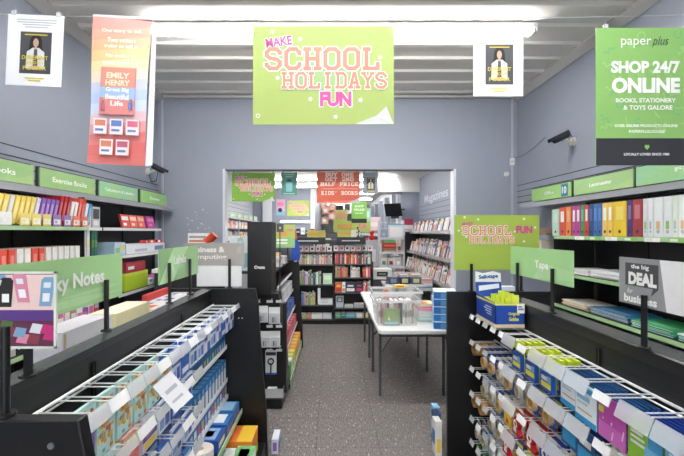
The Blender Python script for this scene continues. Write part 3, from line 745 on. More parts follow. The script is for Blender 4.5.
        mb.box(-w / 2, 0, -h, w / 2, t, .01, mi('dde6f2')); pt(0, .62, 1, 1, '3f66b8'); pt(.1, .7, .7, .85, 'e9e9e6'); pt(.1, .1, .45, .45, '7fa4d8'); pt(.55, .1, .9, .5, '4a5fae')
    elif kind == 'inkpurple':
        mb.box(-w / 2, 0, -h, w / 2, t, .01, mi('e6e6f0')); pt(0, .5, .5, 1, '5a4fae'); pt(.5, .0, 1, .4, '3f66b8'); pt(.6, .6, .9, .9, 'c9d2ea')
    elif kind == 'inkblue':
        mb.box(-w / 2, 0, -h, w / 2, t, .01, mi('3a6fc0')); pt(.1, .1, .9, .3, 'e9e9e6'); pt(.1, .7, .8, .9, 'c9dcf0')
    elif kind == 'whitecard':
        card('eceeef'); mb.box(-w * .42, -t, -h * .95, w * .42, 0, -h * .3, mi('dcdfe2', .25)); pt(.3, .1, .7, .5, 'b8bcc2', .001, -t); pt(.35, .15, .45, .45, '6a6e76', .0015, -t)
    elif kind == 'clearstrip':
        card('d8dcdf')
    elif kind == 'headphone':
        card('e9ebee'); pt(0, 0, 1, .08, '3f6fc8'); pt(.05, .85, .95, 1, '3a3c40'); mb.ring((0, -.012, -h * .4), (0, 1, 0), w * .3, w * .19, .012, 18, mi('202226', .3)); mb.box(-.006, -.014, -h * .95, .006, -.004, -h * .55, mi('202226'))
    me = mb.mesh(kind, mats); _pk[key] = me
    return me
PDESC = {'limepack': ('tape_pack', 'lime and blue carded tape pack', 'tape pack'), 'tape': ('tape_roll_pack', 'blue carded tan tape roll', 'tape pack'),
 'cleartape': ('tape_roll_pack', 'pale carded clear tape roll', 'tape pack'), 'reddisp': ('tape_dispenser', 'red tape dispenser pack', 'tape dispenser'), 'bluedisp': ('tape_dispenser', 'blue tape dispenser pack', 'tape dispenser'),
 'brownroll': ('packing_tape_roll', 'brown packing tape roll', 'tape roll'), 'glue': ('glue_pack', 'yellow and green glue pack', 'glue pack'), 'green': ('craft_pack', 'dark green carded pack', 'craft pack'),
 'whiteblue': ('sleeve_pack', 'white and sky blue flat pack', 'stationery pack'), 'navycard': ('sleeve_pack', 'navy and sky blue flat pack', 'stationery pack'), 'dots': ('dot_pack', 'magenta dot pack', 'dot pack'),
 'limeblue': ('putty_pack', 'lime and pale blue pack', 'stationery pack'), 'paleblue': ('putty_pack', 'pale blue flat pack', 'stationery pack'), 'bluedark': ('putty_pack', 'royal blue flat pack', 'stationery pack'),
 'yellowpack': ('tape_dispenser', 'yellow tape dispenser on white card', 'tape dispenser'), 'teal': ('sticky_note_pack', 'teal and yellow patterned note pack', 'note pack'), 'purple': ('sticky_note_pack', 'purple and yellow note pack', 'note pack'),
 'pinknotes': ('sticky_note_pack', 'pink and yellow note pack', 'note pack'), 'inkwhite': ('ink_pack', 'white and blue ink pack', 'ink pack'), 'inkpurple': ('ink_pack', 'white and purple ink pack', 'ink pack'), 'inkblue': ('ink_pack', 'mid blue ink pack', 'ink pack'),
 'whitecard': ('accessory_pack', 'white carded accessory pack', 'accessory pack'), 'headphone': ('headphone_pack', 'black headphones on white card', 'headphones'), 'clearstrip': ('accessory_pack', 'grey carded accessory pack', 'accessory pack')}
def hang(kind, where, x, y, z, w, h, t, side, count=1, step=.03, pose=0):
    """hang `count` packs on one hook; side=+1 faces +x, -1 faces -x"""
    nm, desc, cat = PDESC[kind]
    lab = '%s, %s' % (desc, where)
    me = pack_mesh(kind, w, h, t)
    rear = {'whiteblue': 'navycard', 'dots': 'navycard', 'limeblue': 'bluedark', 'paleblue': 'bluedark'}.get(kind)
    for c in range(count):
        if c == 1 and rear: nm, desc, cat = PDESC[rear]; lab = '%s, %s' % (desc, where); me = pack_mesh(rear, w, h, .004)
        o = link(nm, me, None, (x - side * step * c, y + random.uniform(-.002, .002), z - random.uniform(0, .004)), (PI / 2 if side > 0 else -PI / 2) + (random.uniform(-.08, .08) if kind in ('tape', 'cleartape', 'reddisp', 'bluedisp', 'yellowpack', 'glue', 'whitecard') else 0))
        o.rotation_euler[0] = 0
        tag(o, lab, cat, lab if count > 1 else None)
# left unit, top tier (hook z 1.17): from the far end
y = GY1 - .086; k = 0
seqL = ['inkpurple', 'inkpurple', 'inkblue', 'inkpurple', 'inkwhite', 'inkpurple', 'inkwhite', 'inkwhite', 'inkblue', 'inkwhite', 'teal', 'teal', 'teal', 'teal', 'teal', 'purple', 'teal']
while y > GY0 + .10 and k < len(seqL):
    kd = seqL[k]
    hang(kd, 'top tier, %s from far end' % nth(k + 1), gx + .19, 1.9 + y, 1.145, .1, (.13 if k < 8 else .136), .012, 1, 2, .06); y -= .115; k += 1
for ti, (tz, seq) in enumerate(((1.0, ['inkwhite', 'inkblue', 'inkwhite', 'purple', 'pinknotes', 'teal', 'purple']), (.82, ['inkwhite', 'inkwhite', 'inkblue', 'inkwhite', 'pinknotes', 'teal']), (.64, ['inkblue', 'inkwhite', 'inkblue', 'teal', 'pinknotes']))):
    y = .10
    for k, kd in enumerate(seq):
        if y < GY0 + .1: break
        hang(kd, '%s tier, %s from the ink trays' % (nth(ti + 2), nth(k + 1)), gx + .185, 1.9 + y, tz - .024, .12, .12, .012, 1, 3, .05); y -= .14
# loose hanging price sheet
o = MB().box(-.04, 0, -.13, .04, .0015, 0).box(-.022, -.0006, -.06, .025, 0, -.045, 1).box(-.025, -.0006, -.10, .02, 0, -.09, 1).build('price_sheet', [P('f0f0f2'), P('b9bcc6')], None, (-.635, 1.50, 1.15), .35)
o.rotation_euler = (-.25, -.65, .5); tag(o, 'white printed sheet hanging askew from the left top tier', 'sheet')

# ---------------- right gondola
GR = thing('gondola_shelving', 'black double-sided shelving unit with tape hooks right of the aisle', 'shelving', (1.235, 1.9, 0))
rx = 1.235
MB().box(.852 - rx, GY1 - .03, 0, 1.62 - rx, GY1, 1.262).build('end_panel', BLACK, GR, bevel=.003)
MB().box(.852 - rx, -1.0, 0, 1.62 - rx, -.97, 1.262).build('end_panel', BLACK, GR, bevel=.003)
mb = MB().box(-.03, -.97, .12, .03, GY1 - .03, 1.22)
for k in range(12): mb.box(-.0315, -.96, .16 + k * .088, -.03, GY1 - .04, .164 + k * .088, 1)
mb.build('back_panel', [P('18181a', .45), P('101011')], GR)
cap = MB().prism([(-.035, 1.2), (.1, 1.2), (.1, 1.245), (-.035, 1.255), (-.04, 1.25)], 'y', -.97, GY1 - .03).poly([(-.034, -.97, 1.2556), (.1, -.97, 1.2456), (.1, GY1 - .03, 1.2456), (-.034, GY1 - .03, 1.2556)], 1).build('top_cap', [P('1c1c1e', .3), P('5a5c5e', .22)], GR)  # grey upper face paints the reflection lying on this black cap
MB().box(-.36, -.97, .01, .36, GY1 - .03, .03).box(-.3, -.95, 0, .3, GY1 - .06, .01).build('base_deck', BLACK, GR)
for yy in (-.1,): MB().box(-.038, yy - .012, .2, -.03, yy - .004, 1.18).box(-.038, yy + .004, .2, -.03, yy + .012, 1.18).build('upright', P('0c0c0d'), GR)
RZ = (1.095, .91, .72, .54, .36, .19)
RW = {}
for ri, rz in enumerate(RZ):
    rail(GR, -.04, rz, -.96, GY1 - .035)
    y = GY1 - .085; k = 0; RW[ri] = []
    while y > -.86:
        far = y > .45
        L = .175 if far else .19
        hook(GR, -.045, y, rz, L, -1, ('w', 'w', 'g', 'w')[k % 4] if far else ('c', 'w', 'c')[k % 3] if far else ('c', 'c', 'w', 'c')[k % 4], .075 if far else (.15 if k % 4 != 2 else .09), .034 if far else (.062 if k % 4 != 2 else .035))
        RW[ri].append(y); y -= .125 if far else .155; k += 1
RS = [
 ['none', 'none', 'none', 'none', 'none', 'limepack', 'limepack', 'limepack', 'whiteblue', 'whiteblue', 'dots', 'limeblue', 'paleblue', 'paleblue'],
 ['brownroll', 'tape', 'tape', 'cleartape', 'tape', 'cleartape', 'tape', 'tape', 'navycard', 'navycard', 'yellowpack', 'yellowpack', 'none', 'none'],
 ['none', 'cleartape', 'cleartape', 'tape', 'yellowpack', 'reddisp', 'reddisp', 'bluedisp', 'yellowpack', 'yellowpack', 'yellowpack', 'none', 'none', 'none'],
 ['brownroll', 'brownroll', 'cleartape', 'cleartape', 'reddisp', 'tape', 'limepack', 'tape', 'reddisp', 'glue', 'none', 'none', 'none', 'none'],
 ['cleartape', 'cleartape', 'whitecard', 'whitecard', 'glue', 'tape', 'limepack', 'tape', 'none', 'none', 'none', 'none', 'none', 'none'],
 ['green', 'green', 'green', 'glue', 'glue', 'tape', 'none', 'none', 'none', 'none', 'none', 'none', 'none', 'none']]
DIM = {'limepack': (.108, .14, .02), 'tape': (.09, .13, .022), 'cleartape': (.085, .13, .02), 'reddisp': (.1, .135, .022), 'bluedisp': (.11, .13, .024), 'brownroll': (.09, .09, .045), 'glue': (.1, .13, .01), 'green': (.085, .12, .008),
       'whiteblue': (.135, .149, .004), 'navycard': (.12, .14, .004), 'dots': (.145, .149, .004), 'limeblue': (.145, .149, .006), 'paleblue': (.145, .149, .006), 'bluedark': (.14, .15, .004), 'yellowpack': (.1, .14, .016), 'whitecard': (.09, .13, .012)}
for ri, row in enumerate(RS):
    for k, kd in enumerate(row):
        if kd == 'none' or k >= len(RW[ri]): continue
        w, h, t = DIM[kd]
        cnt, st = {'brownroll': (3, .052), 'reddisp': (3, .05), 'bluedisp': (3, .05), 'limepack': (4, .038), 'whiteblue': (8, .018), 'dots': (7, .02), 'limeblue': (7, .02), 'paleblue': (7, .02), 'navycard': (5, .03)}.get(kd, (4, .038))
        where = '%s row, %s hook from the end panel' % (('top', 'second', 'third', 'fourth', 'fifth', 'bottom')[ri], nth(k + 1))
        if kd == 'brownroll': hang(kd, where, 1.068, 1.9 + RW[ri][k], RZ[ri] - .006, w, h, t, -1, cnt, -(-st))
        else: hang(kd, where, 1.062 if k < 9 else 1.035, 1.9 + RW[ri][k], RZ[ri] - .025, w, h, t, -1, cnt, st)
# royal blue flat packs lying across top hooks near the camera, pen-like wallets
for k, (yy, c) in enumerate(((.36, '1d5488'), (.22, '1d4f86'), (.0, '23408f'), (-.16, '2348a8'), (-.3, '1f3fa0'), (-.42, '2348a8'))):
    pass

# Sellotape counter display box
r = thing('display_carton', 'blue open display carton of tape on top of the right hooks', 'carton', (1.008, 2.45, 1.112))
BLU = '1d4aa8'; w, d, h = .178, .32, .15
mb = MB().box(0, 0, .0, w, .004, h).box(0, 0, 0, w, d, .004).box(0, d - .004, 0, w, d, h).prism([(0, 0), (d, 0), (d, h + .02), (0, h)], 'x', 0, .004).box(w - .004, 0, 0, w, d, h)
mb.box(0, -.001, 0, w, 0, .022, 1).box(-.001, 0, 0, 0, d, .022, 1).box(0, -.0008, h - .012, w, 0, h, 2).box(-.0008, 0, h - .012, 0, d, h, 2)
mb.build('carton_body', [P(BLU, .4), P('d9c9a8'), P('e8e25a')], r)
mb = MB().poly([(0, d, h), (w, d, h), (w, d + .02, h + .09), (0, d + .02, h + .09)], 0).prism([(0, h + .09), (w, h + .09), (w * .98, h + .15), (w * .7, h + .165), (w * .3, h + .15), (0, h + .165)], 'y', d + .02, d + .024, 1)
mb.poly([(w * .1, d + .002, h + .03), (w * .9, d + .006, h + .05), (w * .9, d + .012, h + .08), (w * .1, d + .009, h + .065)], 2)
mb.build('header_card', [P(BLU, .4), P('eef0ea'), P('e6ecf4')], r)
lettering('Sellotape', .5 * w, h + .125, w * .75, .035, P(BLU), r, y=d + .017, bold=.04, rot=.08)
lettering('Original', .62 * w, .085, .3 * w * 1.25, .024, P('e8e25a'), r, bold=.03)
lettering('Golden', .62 * w, .055, .28 * w * 1.2, .024, P('e8e25a'), r, bold=.03)
MB().box(.74 * w, -.003, .09, .99 * w, -.001, .145).box(.77 * w, -.0036, .11, .96 * w, -.003, .12, 1).box(.77 * w, -.0036, .125, .9 * w, -.003, .135, 1).build('price_label', [PAPER, P('6a7aa8')], r)
for zz, ww in ((.11, .4), (.095, .5), (.08, .4), (.065, .3)):
    MB().box(-.0015, .06, zz, -.001, .06 + .25 * ww, zz + .006).build('side_print', P('c9d6ea'), r)
for i in range(4):
    for j in range(3):
        kk = i * 3 + j
        o = link('tape_pack', pack_mesh('limepack', .046, .12, .016), None, (1.008 + .052 * j + .036, 2.45 + .045 + .065 * i, 1.112 + .135 + .02 * ((kk * 7) % 3)), .25 * math.sin(kk * 2.1))
        o.rotation_euler[0] = -.15
        tag(o, 'lime tape pack standing in the blue display carton, row %s, place %s' % (nth(i + 1), nth(j + 1)), 'tape pack')

# ---------------- signs on posts
def post(root, x, z0, z1, y=.008):
    MB().box(x - .009, y, z0, x + .009, y + .012, z1).build('post', P('17181a', .4), root)
    MB().cyl((x, y + .006, z0), (x, y + .006, z0 + .006), .022, 14).build('post_foot', P('17181a', .4), root)
def gsign(label, loc, w, h, rz, base, texts, posts, pats=(), mats=(), t=.006, alpha=None, foot=0):
    r = thing('shelf_sign', label, 'sign', loc, rz)
    mb = MB().box(0, 0, 0, w, t, h)
    for k, p in enumerate(pats):
        if len(p) == 5: p = ([(p[0], p[1]), (p[2], p[1]), (p[2], p[3]), (p[0], p[3])], p[4])
        mb.poly([(a, -.0006 - k * 5e-5, b) for a, b in p[0]], p[1])
    mb.build('panel', [base] + list(mats), r)
    for a in texts: lettering(*a[:6], r, **(a[6] if len(a) > 6 else {}))
    for px, zb, zt in posts: post(r, px, zb - loc[2] , zt - loc[2], -.016)
    return r
Wh = P('f6f7f4', .45)
SG = P('8dbb78', .35, vary=.05, scale=4)
CAPL, CAPR = 1.285, 1.258
r = gsign('long green Sticky Notes sign on the left shelving cap', (-.95, 1.02, 1.412), .80, .192, PI / 2, P('a6d292', .35, vary=.06, scale=4),
      [('Sticky Notes', .44, .10, .42, .075, Wh, {'bold': .03})], [(.655, CAPL, 1.50), (.12, CAPL, 1.44)],
      [([(.05, .02), (.5, .012), (.78, .03), (.5, .045), (.2, .035)], 1), ([(.35, .05), (.6, .045), (.79, .06), (.6, .062)], 1)], [P('b6dca4', .35)])
gsign('green Labels sign in the middle of the left shelving cap', (-.95, 2.21, 1.405), .65, .20, PI / 2, clear('a3d094', .82),
      [('Labels', .30, .125, .20, .055, Wh, {'bold': .03})], [(.12, CAPL, 1.52), (.46, CAPL, 1.52)], [([(.0, .0), (.2, .0), (.45, .2), (.2, .2)], 1)], [P('b2dba2', .35)])
# grey business sign on the far end panel, with clear pocket below
r = gsign('grey Business and Computing sign on the far left end panel', (-1.10, 2.975, 1.45), .455, .168, 0, P('a8a49d', .4, vary=.04, scale=4),
      [('Business &', .175, .120, .27, .043, P('eceae6'), {'bold': .04}), ('Computing', .175, .062, .30, .045, P('eceae6'), {'bold': .02})],
      [(.348, CAPL, 1.50)], [(.40, .09, .43, .14, 1)], [P('b5b1ab')])
MB().box(.10, .004, -.155, .435, .006, -.002).build('pocket_sheet', P('eaecec', .35), r)
r.children[0].name = 'panel'
# framed photo card at the near left
r = thing('shelf_sign', 'clear framed picture card of calculators at the near left', 'sign', (-.935, 1.08, 1.385))
w, h = .192, .208
MB().box(0, 0, 0, w, .006, .006).box(0, 0, h - .006, w, .006, h).box(w - .006, 0, 0, w, .006, h).box(0, 0, 0, .006, .006, h).build('frame', P('dfe8dc', .2), r)
mb = MB().box(.006, .002, .006, w - .006, .004, h - .006, 0)
def cp(x0, z0, x1, z1, mi, e): mb.box(x0 * w, .002 - e, z0 * h, x1 * w, .002, z1 * h, mi)
cp(.03, .42, .97, .96, 1, .0004); cp(.03, .36, .97, .50, 2, .0006)
for i, (x, zz, cc) in enumerate(((.02, .58, 5), (.2, .54, 3), (.46, .6, 4), (.76, .55, 5))):
    ang = (.25, 0, -.22, .1)[i]
    q = []
    for (a, b) in ((0, 0), (.17, 0), (.2, .34), (.16, .38), (.04, .38), (0, .34)):
        q.append(((x + a + ang * (b)) * w, .0012 - i * .0001, (zz + b) * h))
    mb.poly(q, cc); 
    mb.poly([((x + a + ang * b) * w, .0006 - i * .0001, (zz + b) * h) for a, b in ((.04, .06), (.14, .06), (.14, .17), (.04, .17))], 6)
    mb.poly([((x + a + ang * b) * w, .0006 - i * .0001, (zz + b) * h) for a, b in ((.04, .24), (.14, .24), (.14, .31), (.04, .31))], 7 if i != 1 else 3)
for i in range(9):
    a = .05 + (i * .19) % .8; b = .04 + (i * .13) % .22; mb.poly([((a) * w, .0011 - i * .00005, b * h), ((a + .16) * w, .0011 - i * .00005, (b - .02) * h), ((a + .2) * w, .0011 - i * .00005, (b + .1) * h), ((a + .05) * w, .0011 - i * .00005, (b + .12) * h)], (8, 9, 4, 7, 8, 10, 5, 9, 8)[i])
mb.build('picture', [P('6a3550', .3), P('eccfc8', .3), P('5f3f8a', .3), P('2f2d30', .3), P('e08fa8', .3), P('7fa8c8', .3), P('f2f2f2', .3), P('dfe6ea', .3), P('c8367a', .3), P('8a3f4a', .3), P('5a7a3f', .3)], r)
post(r, .107, -.08, 0)
post_r = thing('sign_post', 'black empty sign post on the near left end panel', 'post', (-.737, .905, 1.286))
MB().cyl((0, 0, 0), (0, 0, .2), .0095, 14).build('pole', P('141516', .35), post_r, smooth=True)
MB().cyl((0, 0, 0), (0, 0, .006), .022, 18).build('foot', P('141516', .35), post_r, smooth=True)

gsign('green Tape sign on the right shelving cap', (1.216, 2.71, 1.42), .70, .185, -PI / 2, P('a9d996', .35, vary=.05, scale=4),
      [('Tape', .405, .084, .145, .06, Wh, {'bold': .03})], [(.12, CAPR, 1.50), (.53, CAPR, 1.50)], [([(.3, .0), (.7, .03), (.7, .08), (.4, .1)], 1)], [P('b8e0a8', .35)])
r = gsign('grey and white Deal for business sign nearest on the right shelving cap', (1.20, 1.665, 1.412), .62, .185, -PI / 2, P('9a9b9d', .35, vary=.05, scale=4),
      [('the big', .115, .15, .09, .022, Wh, {'bold': .03}), ('DEAL', .125, .105, .14, .05, Wh, {'bold': .06, 'y': -.003}), ('for', .065, .055, .03, .02, Wh, {'bold': .0, 'shear': .3}), ('business', .115, .025, .165, .032, Wh, {'bold': .04}),
       ('New', .40, .13, .06, .025, P('6a6c70'), {'bold': .0}), ('exclusive', .42, .09, .15, .028, P('77797c'), {'bold': .03})],
      [(.145, CAPR, 1.46)], [([(.235, 0), (.62, 0), (.62, .185), (.205, .185)], 2), ([(.035, .075), (.175, .075), (.165, .045), (.2, .075), (.2, .165), (.035, .165)], 1)], [P('4f5053', .35), P('eeeeee', .35)])
r = school_poster('wide lime Make School Holidays Fun sign at the end of the right unit', (.913, 2.96, 1.42), .628, .405, wide=True, hang=False, base='a2ba4a')
post(r, .123, CAPR + .004 - 1.42, .045, -.016); post(r, .50, CAPR + .004 - 1.42, 0.02, .008)
small_box('carton', 'small white carton behind the sign post on the right end panel', 'box', (1.28, 3.0, 1.19), .1, .06, .1, 'e4ecf2', [('f', .1, .2, .9, .6, '9fc4dc')])

# ================================================================ WALL FIXTURES
PANEL = P('18181a', .5); SHELFE = P('a9c79a', .45); GSH = P('9b9da3', .5)
def shelf(parent, side, xw, y0, y1, z, xf, edge=SHELFE, t=.022, body=None):
    """shelf from the wall plane xw to front xf"""
    a, b = sorted((xw, xf)); e = .004 * (1 if xf > xw else -1)
    return MB().box(a, y0, z - t, b, y1, z).box(xf, y0, z - t - .004, xf + e, y1, z + .004, 1).build('shelf', [body or PANEL, edge], parent)
LW = thing('wall_shelving', 'black wall shelving bays along the left wall under green signs', 'shelving', (0, 0, 0))
mb = MB().box(XL + .003, 1.5, .08, XL + .02, 5.5, 2.0)
for yy in (2.25, 3.05, 3.85, 4.65, 5.45): mb.box(XL + .02, yy - .02, .08, XL + .035, yy + .02, 2.0, 1)
mb.build('back_panel', [PANEL, P('111112')], LW)
for y0, y1, z, xf in ((1.5, 3.46, 1.74, -2.10), (1.5, 3.46, 1.38, -2.06), (1.5, 3.46, .90, -2.0), (3.86, 5.18, 1.74, -2.2), (3.86, 5.3, 1.46, -2.1), (3.86, 5.2, 1.09, -2.05), (3.86, 5.4, .72, -2.0), (3.48, 3.84, 1.74, -2.2), (3.48, 3.84, 1.38, -2.1)):
    shelf(LW, 1, XL + .036, y0, y1, z, xf, SHELFE if y0 < 3 else P('e4e4e2'))
MB().box(XL + .003, 1.5, .02, -1.98, 5.45, .16).build('base_deck', BLACK, LW)
MB().box(XL + .003, 1.5, 2.01, -2.20, 5.58, 2.035).box(-2.2, 1.5, 1.99, -2.19, 5.58, 2.04).build('canopy', GSH, LW)
MB().box(XL + .036, 3.465, .16, -2.14, 3.475, 2.0).build('side_upright', P('151516'), LW)
RWL = thing('wall_shelving', 'black wall shelving bays along the right wall holding the binders', 'shelving', (0, 0, 0))
mb = MB().box(XR - .02, .9, .08, XR - .006, 4.08, 2.0)
for yy in (1.7, 2.5, 3.3, 4.06): mb.box(XR - .035, yy - .02, .08, XR - .02, yy + .02, 2.0, 1)
mb.build('back_panel', [PANEL, P('111112')], RWL)
for z, xf in ((1.66, 2.2), (1.31, 2.2), (1.0, 2.2), (.72, 2.16)):
    shelf(RWL, -1, XR - .036, .9, 3.94, z, xf, P('a3c78f'))
MB().box(2.15, .9, .02, XR - .036, 4.0, .14).build('base_deck', BLACK, RWL)
MB().box(2.34, .9, 2.01, XR - .006, 4.92, 2.035).box(2.33, .9, 1.99, 2.34, 4.92, 2.04).build('canopy', GSH, RWL)
MB().box(2.2, 3.945, .14, XR - .036, 3.955, 1.655).build('side_upright', P('1a1a1c'), RWL)
R2 = thing('wall_shelving', 'short grey shelf unit in the right back corner past the binders', 'shelving', (0, 0, 0))
for z in (1.69, 1.42): MB().box(2.26, 4.2, z - .02, XR - .006, 4.75, z).build('shelf', P('7d6f68'), R2)
MB().box(2.6, 4.15, .1, XR - .006, 4.8, 1.95).build('back_panel', GSH, R2)
small_box('carton', 'small brown carton on the corner shelf beside the lime sign', 'box', (2.28, 4.68, 1.691), .3, .2, .05, '9b7f72', [('f', .1, .2, .9, .8, 'cbb9ac')], -PI / 2)
small_box('paper_box', 'pale pink printed box on the corner shelf below the brown carton', 'box', (2.28, 4.7, 1.421), .36, .2, .19, 'e6dcd4', [('f', .1, .62, .9, .75, 'd78a9a'), ('f', .1, .3, .9, .42, 'd78a9a'), ('f', .1, .45, .7, .52, 'c96a80')], -PI / 2)

def wall_sign(label, x, y0, y1, z, h, side, text, tw, base='a0c686', extra=None):
    w = y1 - y0
    r = thing('aisle_sign', label, 'sign', (x, y0 if side > 0 else y1, z), PI / 2 if side > 0 else -PI / 2)
    mb = MB().box(0, 0, 0, w, .012, h).box(.01, .012, -.03, w - .01, .045, h + .01, 3)
    mb.poly([(w * .0, -.0006, h * .0), (w * .35, -.0006, 0), (w * .6, -.0006, h), (w * .3, -.0006, h)], 1).poly([(w * .62, -.0007, 0), (w, -.0007, 0), (w, -.0007, h * .5)], 2)
    mb.build('panel', [P(base, .45), P(mixc(base, 'a9d27e'), .45), P(mixc(base, 'c3d68a'), .45), P('4b4d52')], r)
    lettering(text, w * .5, h * .48, tw, h * .28, Wh, r, bold=.02)
    if extra:
        MB().box(w - .17, -.003, .01, w - .05, -.001, h - .01).build('number_tag', P('3f87ae'), r)
        lettering('10', w - .11, h * .5, .08, h * .5, Wh, r, y=-.005, bold=.03)
    return r
wall_sign('green Notebooks sign, nearest on the left wall', -2.29, 2.30, 3.08, 2.06, .15, 1, 'Notebooks', .42)
wall_sign('green Exercise Books sign, second nearest on the left wall', -2.29, 3.15, 3.88, 2.06, .15, 1, 'Exercise Books', .46)
wall_sign('pale green Calculators sign, third on the left wall', -2.29, 3.96, 4.74, 2.06, .15, 1, 'Calculators & Labelling', .6, '9ccfa0')
wall_sign('green Business sign, farthest on the left wall', -2.29, 4.82, 5.56, 2.06, .15, 1, 'Business', .28, '98ca7c')
wall_sign('green Filing sign with turquoise tint, nearest on the right wall', 2.47, 2.2, 3.24, 2.07, .15, -1, 'Filing', .3, '9ccfa0')
wall_sign('green Laminating sign, middle of the right wall signs', 2.47, 3.27, 4.07, 2.07, .15, -1, 'Laminating', .3)
wall_sign('green Office sign with blue number tag, farthest on the right wall', 2.47, 4.12, 4.92, 2.07, .15, -1, 'Office', .2, '9ccb78', True)

# left wall: notebooks leaning in cardboard trays with price cards
random.seed(3)
tick = [(331, 318, 'f2f2f0'), (311, 300, 'efdc7a'), (299, 289, 'efdc7a'), (288, 279, 'efdc7a'), (278, 269, '9a7fc0'), (267, 259, '9a7fc0'), (258, 250, 'e8806a'), (249, 242.5, 'e8806a')]
for k, (a, b, c) in enumerate(tick):
    y0 = 2.095 * 400 / a; y1 = 2.095 * 400 / b - .01
    tag(MB().box(0, 0, 0, y1 - y0, .003, .085).box(.01, -.0006, .012, y1 - y0 - .01, 0, .05, 1).box(.02, -.0012, .02, (y1 - y0) * .5, -.0006, .042, 2).build('price_card', [P(c, .4), P('f0efe8', .4), P(mixc(c, 'ffffff'), .4)], None, (-2.094, y0, 1.746), PI / 2), '%s price card clipped to the notebook shelf, %s from the near end' % ({'f2f2f0': 'white', 'efdc7a': 'yellow', '9a7fc0': 'purple', 'e8806a': 'coral'}[c], nth(k + 1)), 'price card')
def slab_book(name, label, cat, loc, w, h, t, c, rz, lean=0, roll=0, pats=(), group=None):
    """flat book / folder whose cover faces local -y, leaning back, turned by roll in its plane"""
    mb = MB().box(0, 0, 0, w, t, h).box(.003, .001, h - .002, w - .003, t - .001, h + .0008, 1)
    mats = [P(c, .45), PAPER]
    for (a0, b0, a1, b1, cc) in pats:
        m = P(cc, .45)
        if m not in mats: mats.append(m)
        mb.box(a0 * w, -.0008, b0 * h, a1 * w, 0, b1 * h, mats.index(m))
    M = Matrix.Translation((0, 0, t * math.sin(lean) + w * abs(math.sin(roll)) + .0005)) @ Matrix.Rotation(-lean, 4, 'X') @ Matrix.Rotation(roll, 4, 'Y')
    mb.xf(M)
    o = mb.build(name, mats, None, loc, rz); return tag(o, label, cat, group)
def nb_label(k, c): return '%s exercise book, %s from near end of upper left wall shelf' % (c, nth(k))
nbs = [('f2d76a', 'yellow')] * 4 + [('dcdcd8', 'grey')] + [('f2d76a', 'yellow')] * 4 + [('d9d2e4', 'grey')] + [('8d62b8', 'purple')] * 4 + [('b8202c', 'red')] * 3 + [('f0efec', 'white')] * 2 + [('dd4f42', 'red')] * 2 + [('e9edf0', 'white'), ('4f9ad0', 'blue')]
y = 2.42
for k, (c, nm) in enumerate(nbs):
    h = .2 if nm != 'red' else .235
    mb = MB().box(0, 0, 0, .034, .19, h).box(.001, .002, h - .001, .033, .188, h + .0006, 1).box(.006, -.0007, h * .15, .028, 0, h * .8, 2)
    mb.xf(Matrix.Translation((0, 0, .012)) @ Matrix.Rotation(.28, 4, 'Y'))
    tag(mb.build('exercise_book', [P(c, .45), PAPER, P(mixc(c, 'ffffff'), .45)], None, (-2.13, y, 1.749), PI / 2), nb_label(k + 1, nm), 'book')
    y += .048 if k != 9 else .055
# lower shelf: red and white files in brown trays
y = 2.12; seq = ['r', 'r', 'r', 'w', 'r', 'r', 'r', 'r', 'w', 'w', 'r', 'r', 'w', 'w', 'w', 'w', 'w', 'w']
for k, c in enumerate(seq):
    col = 'e0523f' if c == 'r' else 'eceae6'
    mb = MB().box(0, 0, 0, .052, .24, .20).box(.005, .004, .199, .047, .236, .2008, 1).box(.01, -.0007, .03, .042, 0, .16, 2)
    tag(mb.build('document_file', [P(col, .45), P('e9d9c8') if c == 'r' else P('c9b394'), P(mixc(col, 'ffffff'), .45)], None, (-2.09, y, 1.386), PI / 2), '%s file, %s from near end of the second left wall shelf' % ('red' if c == 'r' else 'white', nth(k + 1)), 'file')
    y += .068
# third shelf: small boxes and packs seen over the left unit
cols3 = ['e9e9e6', '4f9ad0', 'c9c4bb', '2a2a2c', 'e9e9e6', '3f74b8', 'e27ba6', '4f9ad0', 'e9e9e6', 'e27ba6', 'b99b74', 'e9e9e6', '9a66ad', 'e9e9e6', 'd9503f']
random.seed(9)
for k, c in enumerate(cols3):
    y = 2.35 + k * .077
    small_box('stationery_box', '%s box, %s from near end of the third left wall shelf' % ({'4f9ad0': 'sky blue'}.get(c, cname(c)), nth(k + 1)), 'box', (-2.03, y, .905), .07, .16, random.uniform(.16, .3), c, [('f', .1, .5, .9, .8, random.choice(('e9e9e6', '8fb9cf', 'e27ba6'))), ('f', .2, .15, .8, .35, 'e9e9e6')], PI / 2)
# book spines and cards hanging in the narrow middle bay
for k, (c, hh, yy) in enumerate((('d4d6d8', .42, 3.50), ('e6e8ea', .42, 3.56), ('eceef0', .40, 3.62), ('1f6b50', .42, 3.69), ('24715a', .40, 3.74))):
    small_box('display_book', '%s tall display book, %s from near side of middle left bay' % (('grey', 'white', 'white', 'green', 'green')[k], nth(k + 1)), 'book', (-2.21, yy, 1.385), .045, .19, hh if hh < .34 else .345, c, [('f', .1, .5, .9, .7, mixc(c, 'f0cf4d'))], PI / 2)
small_box('calculator_pack', 'white and red calculator pack on middle left bay', 'pack', (-2.21, 3.56, 1.746), .13, .03, .2, 'e6e2de', [('f', .1, .5, .9, .9, 'd97a66'), ('f', .2, .1, .8, .4, '8d9096')], PI / 2)
small_box('calculator_pack', 'grey calculator pack beside the white and red one', 'pack', (-2.21, 3.705, 1.746), .12, .03, .19, 'c9ccd0', [('f', .1, .4, .9, .9, '4a4d52'), ('f', .2, .1, .8, .3, 'e9e9e6')], PI / 2)
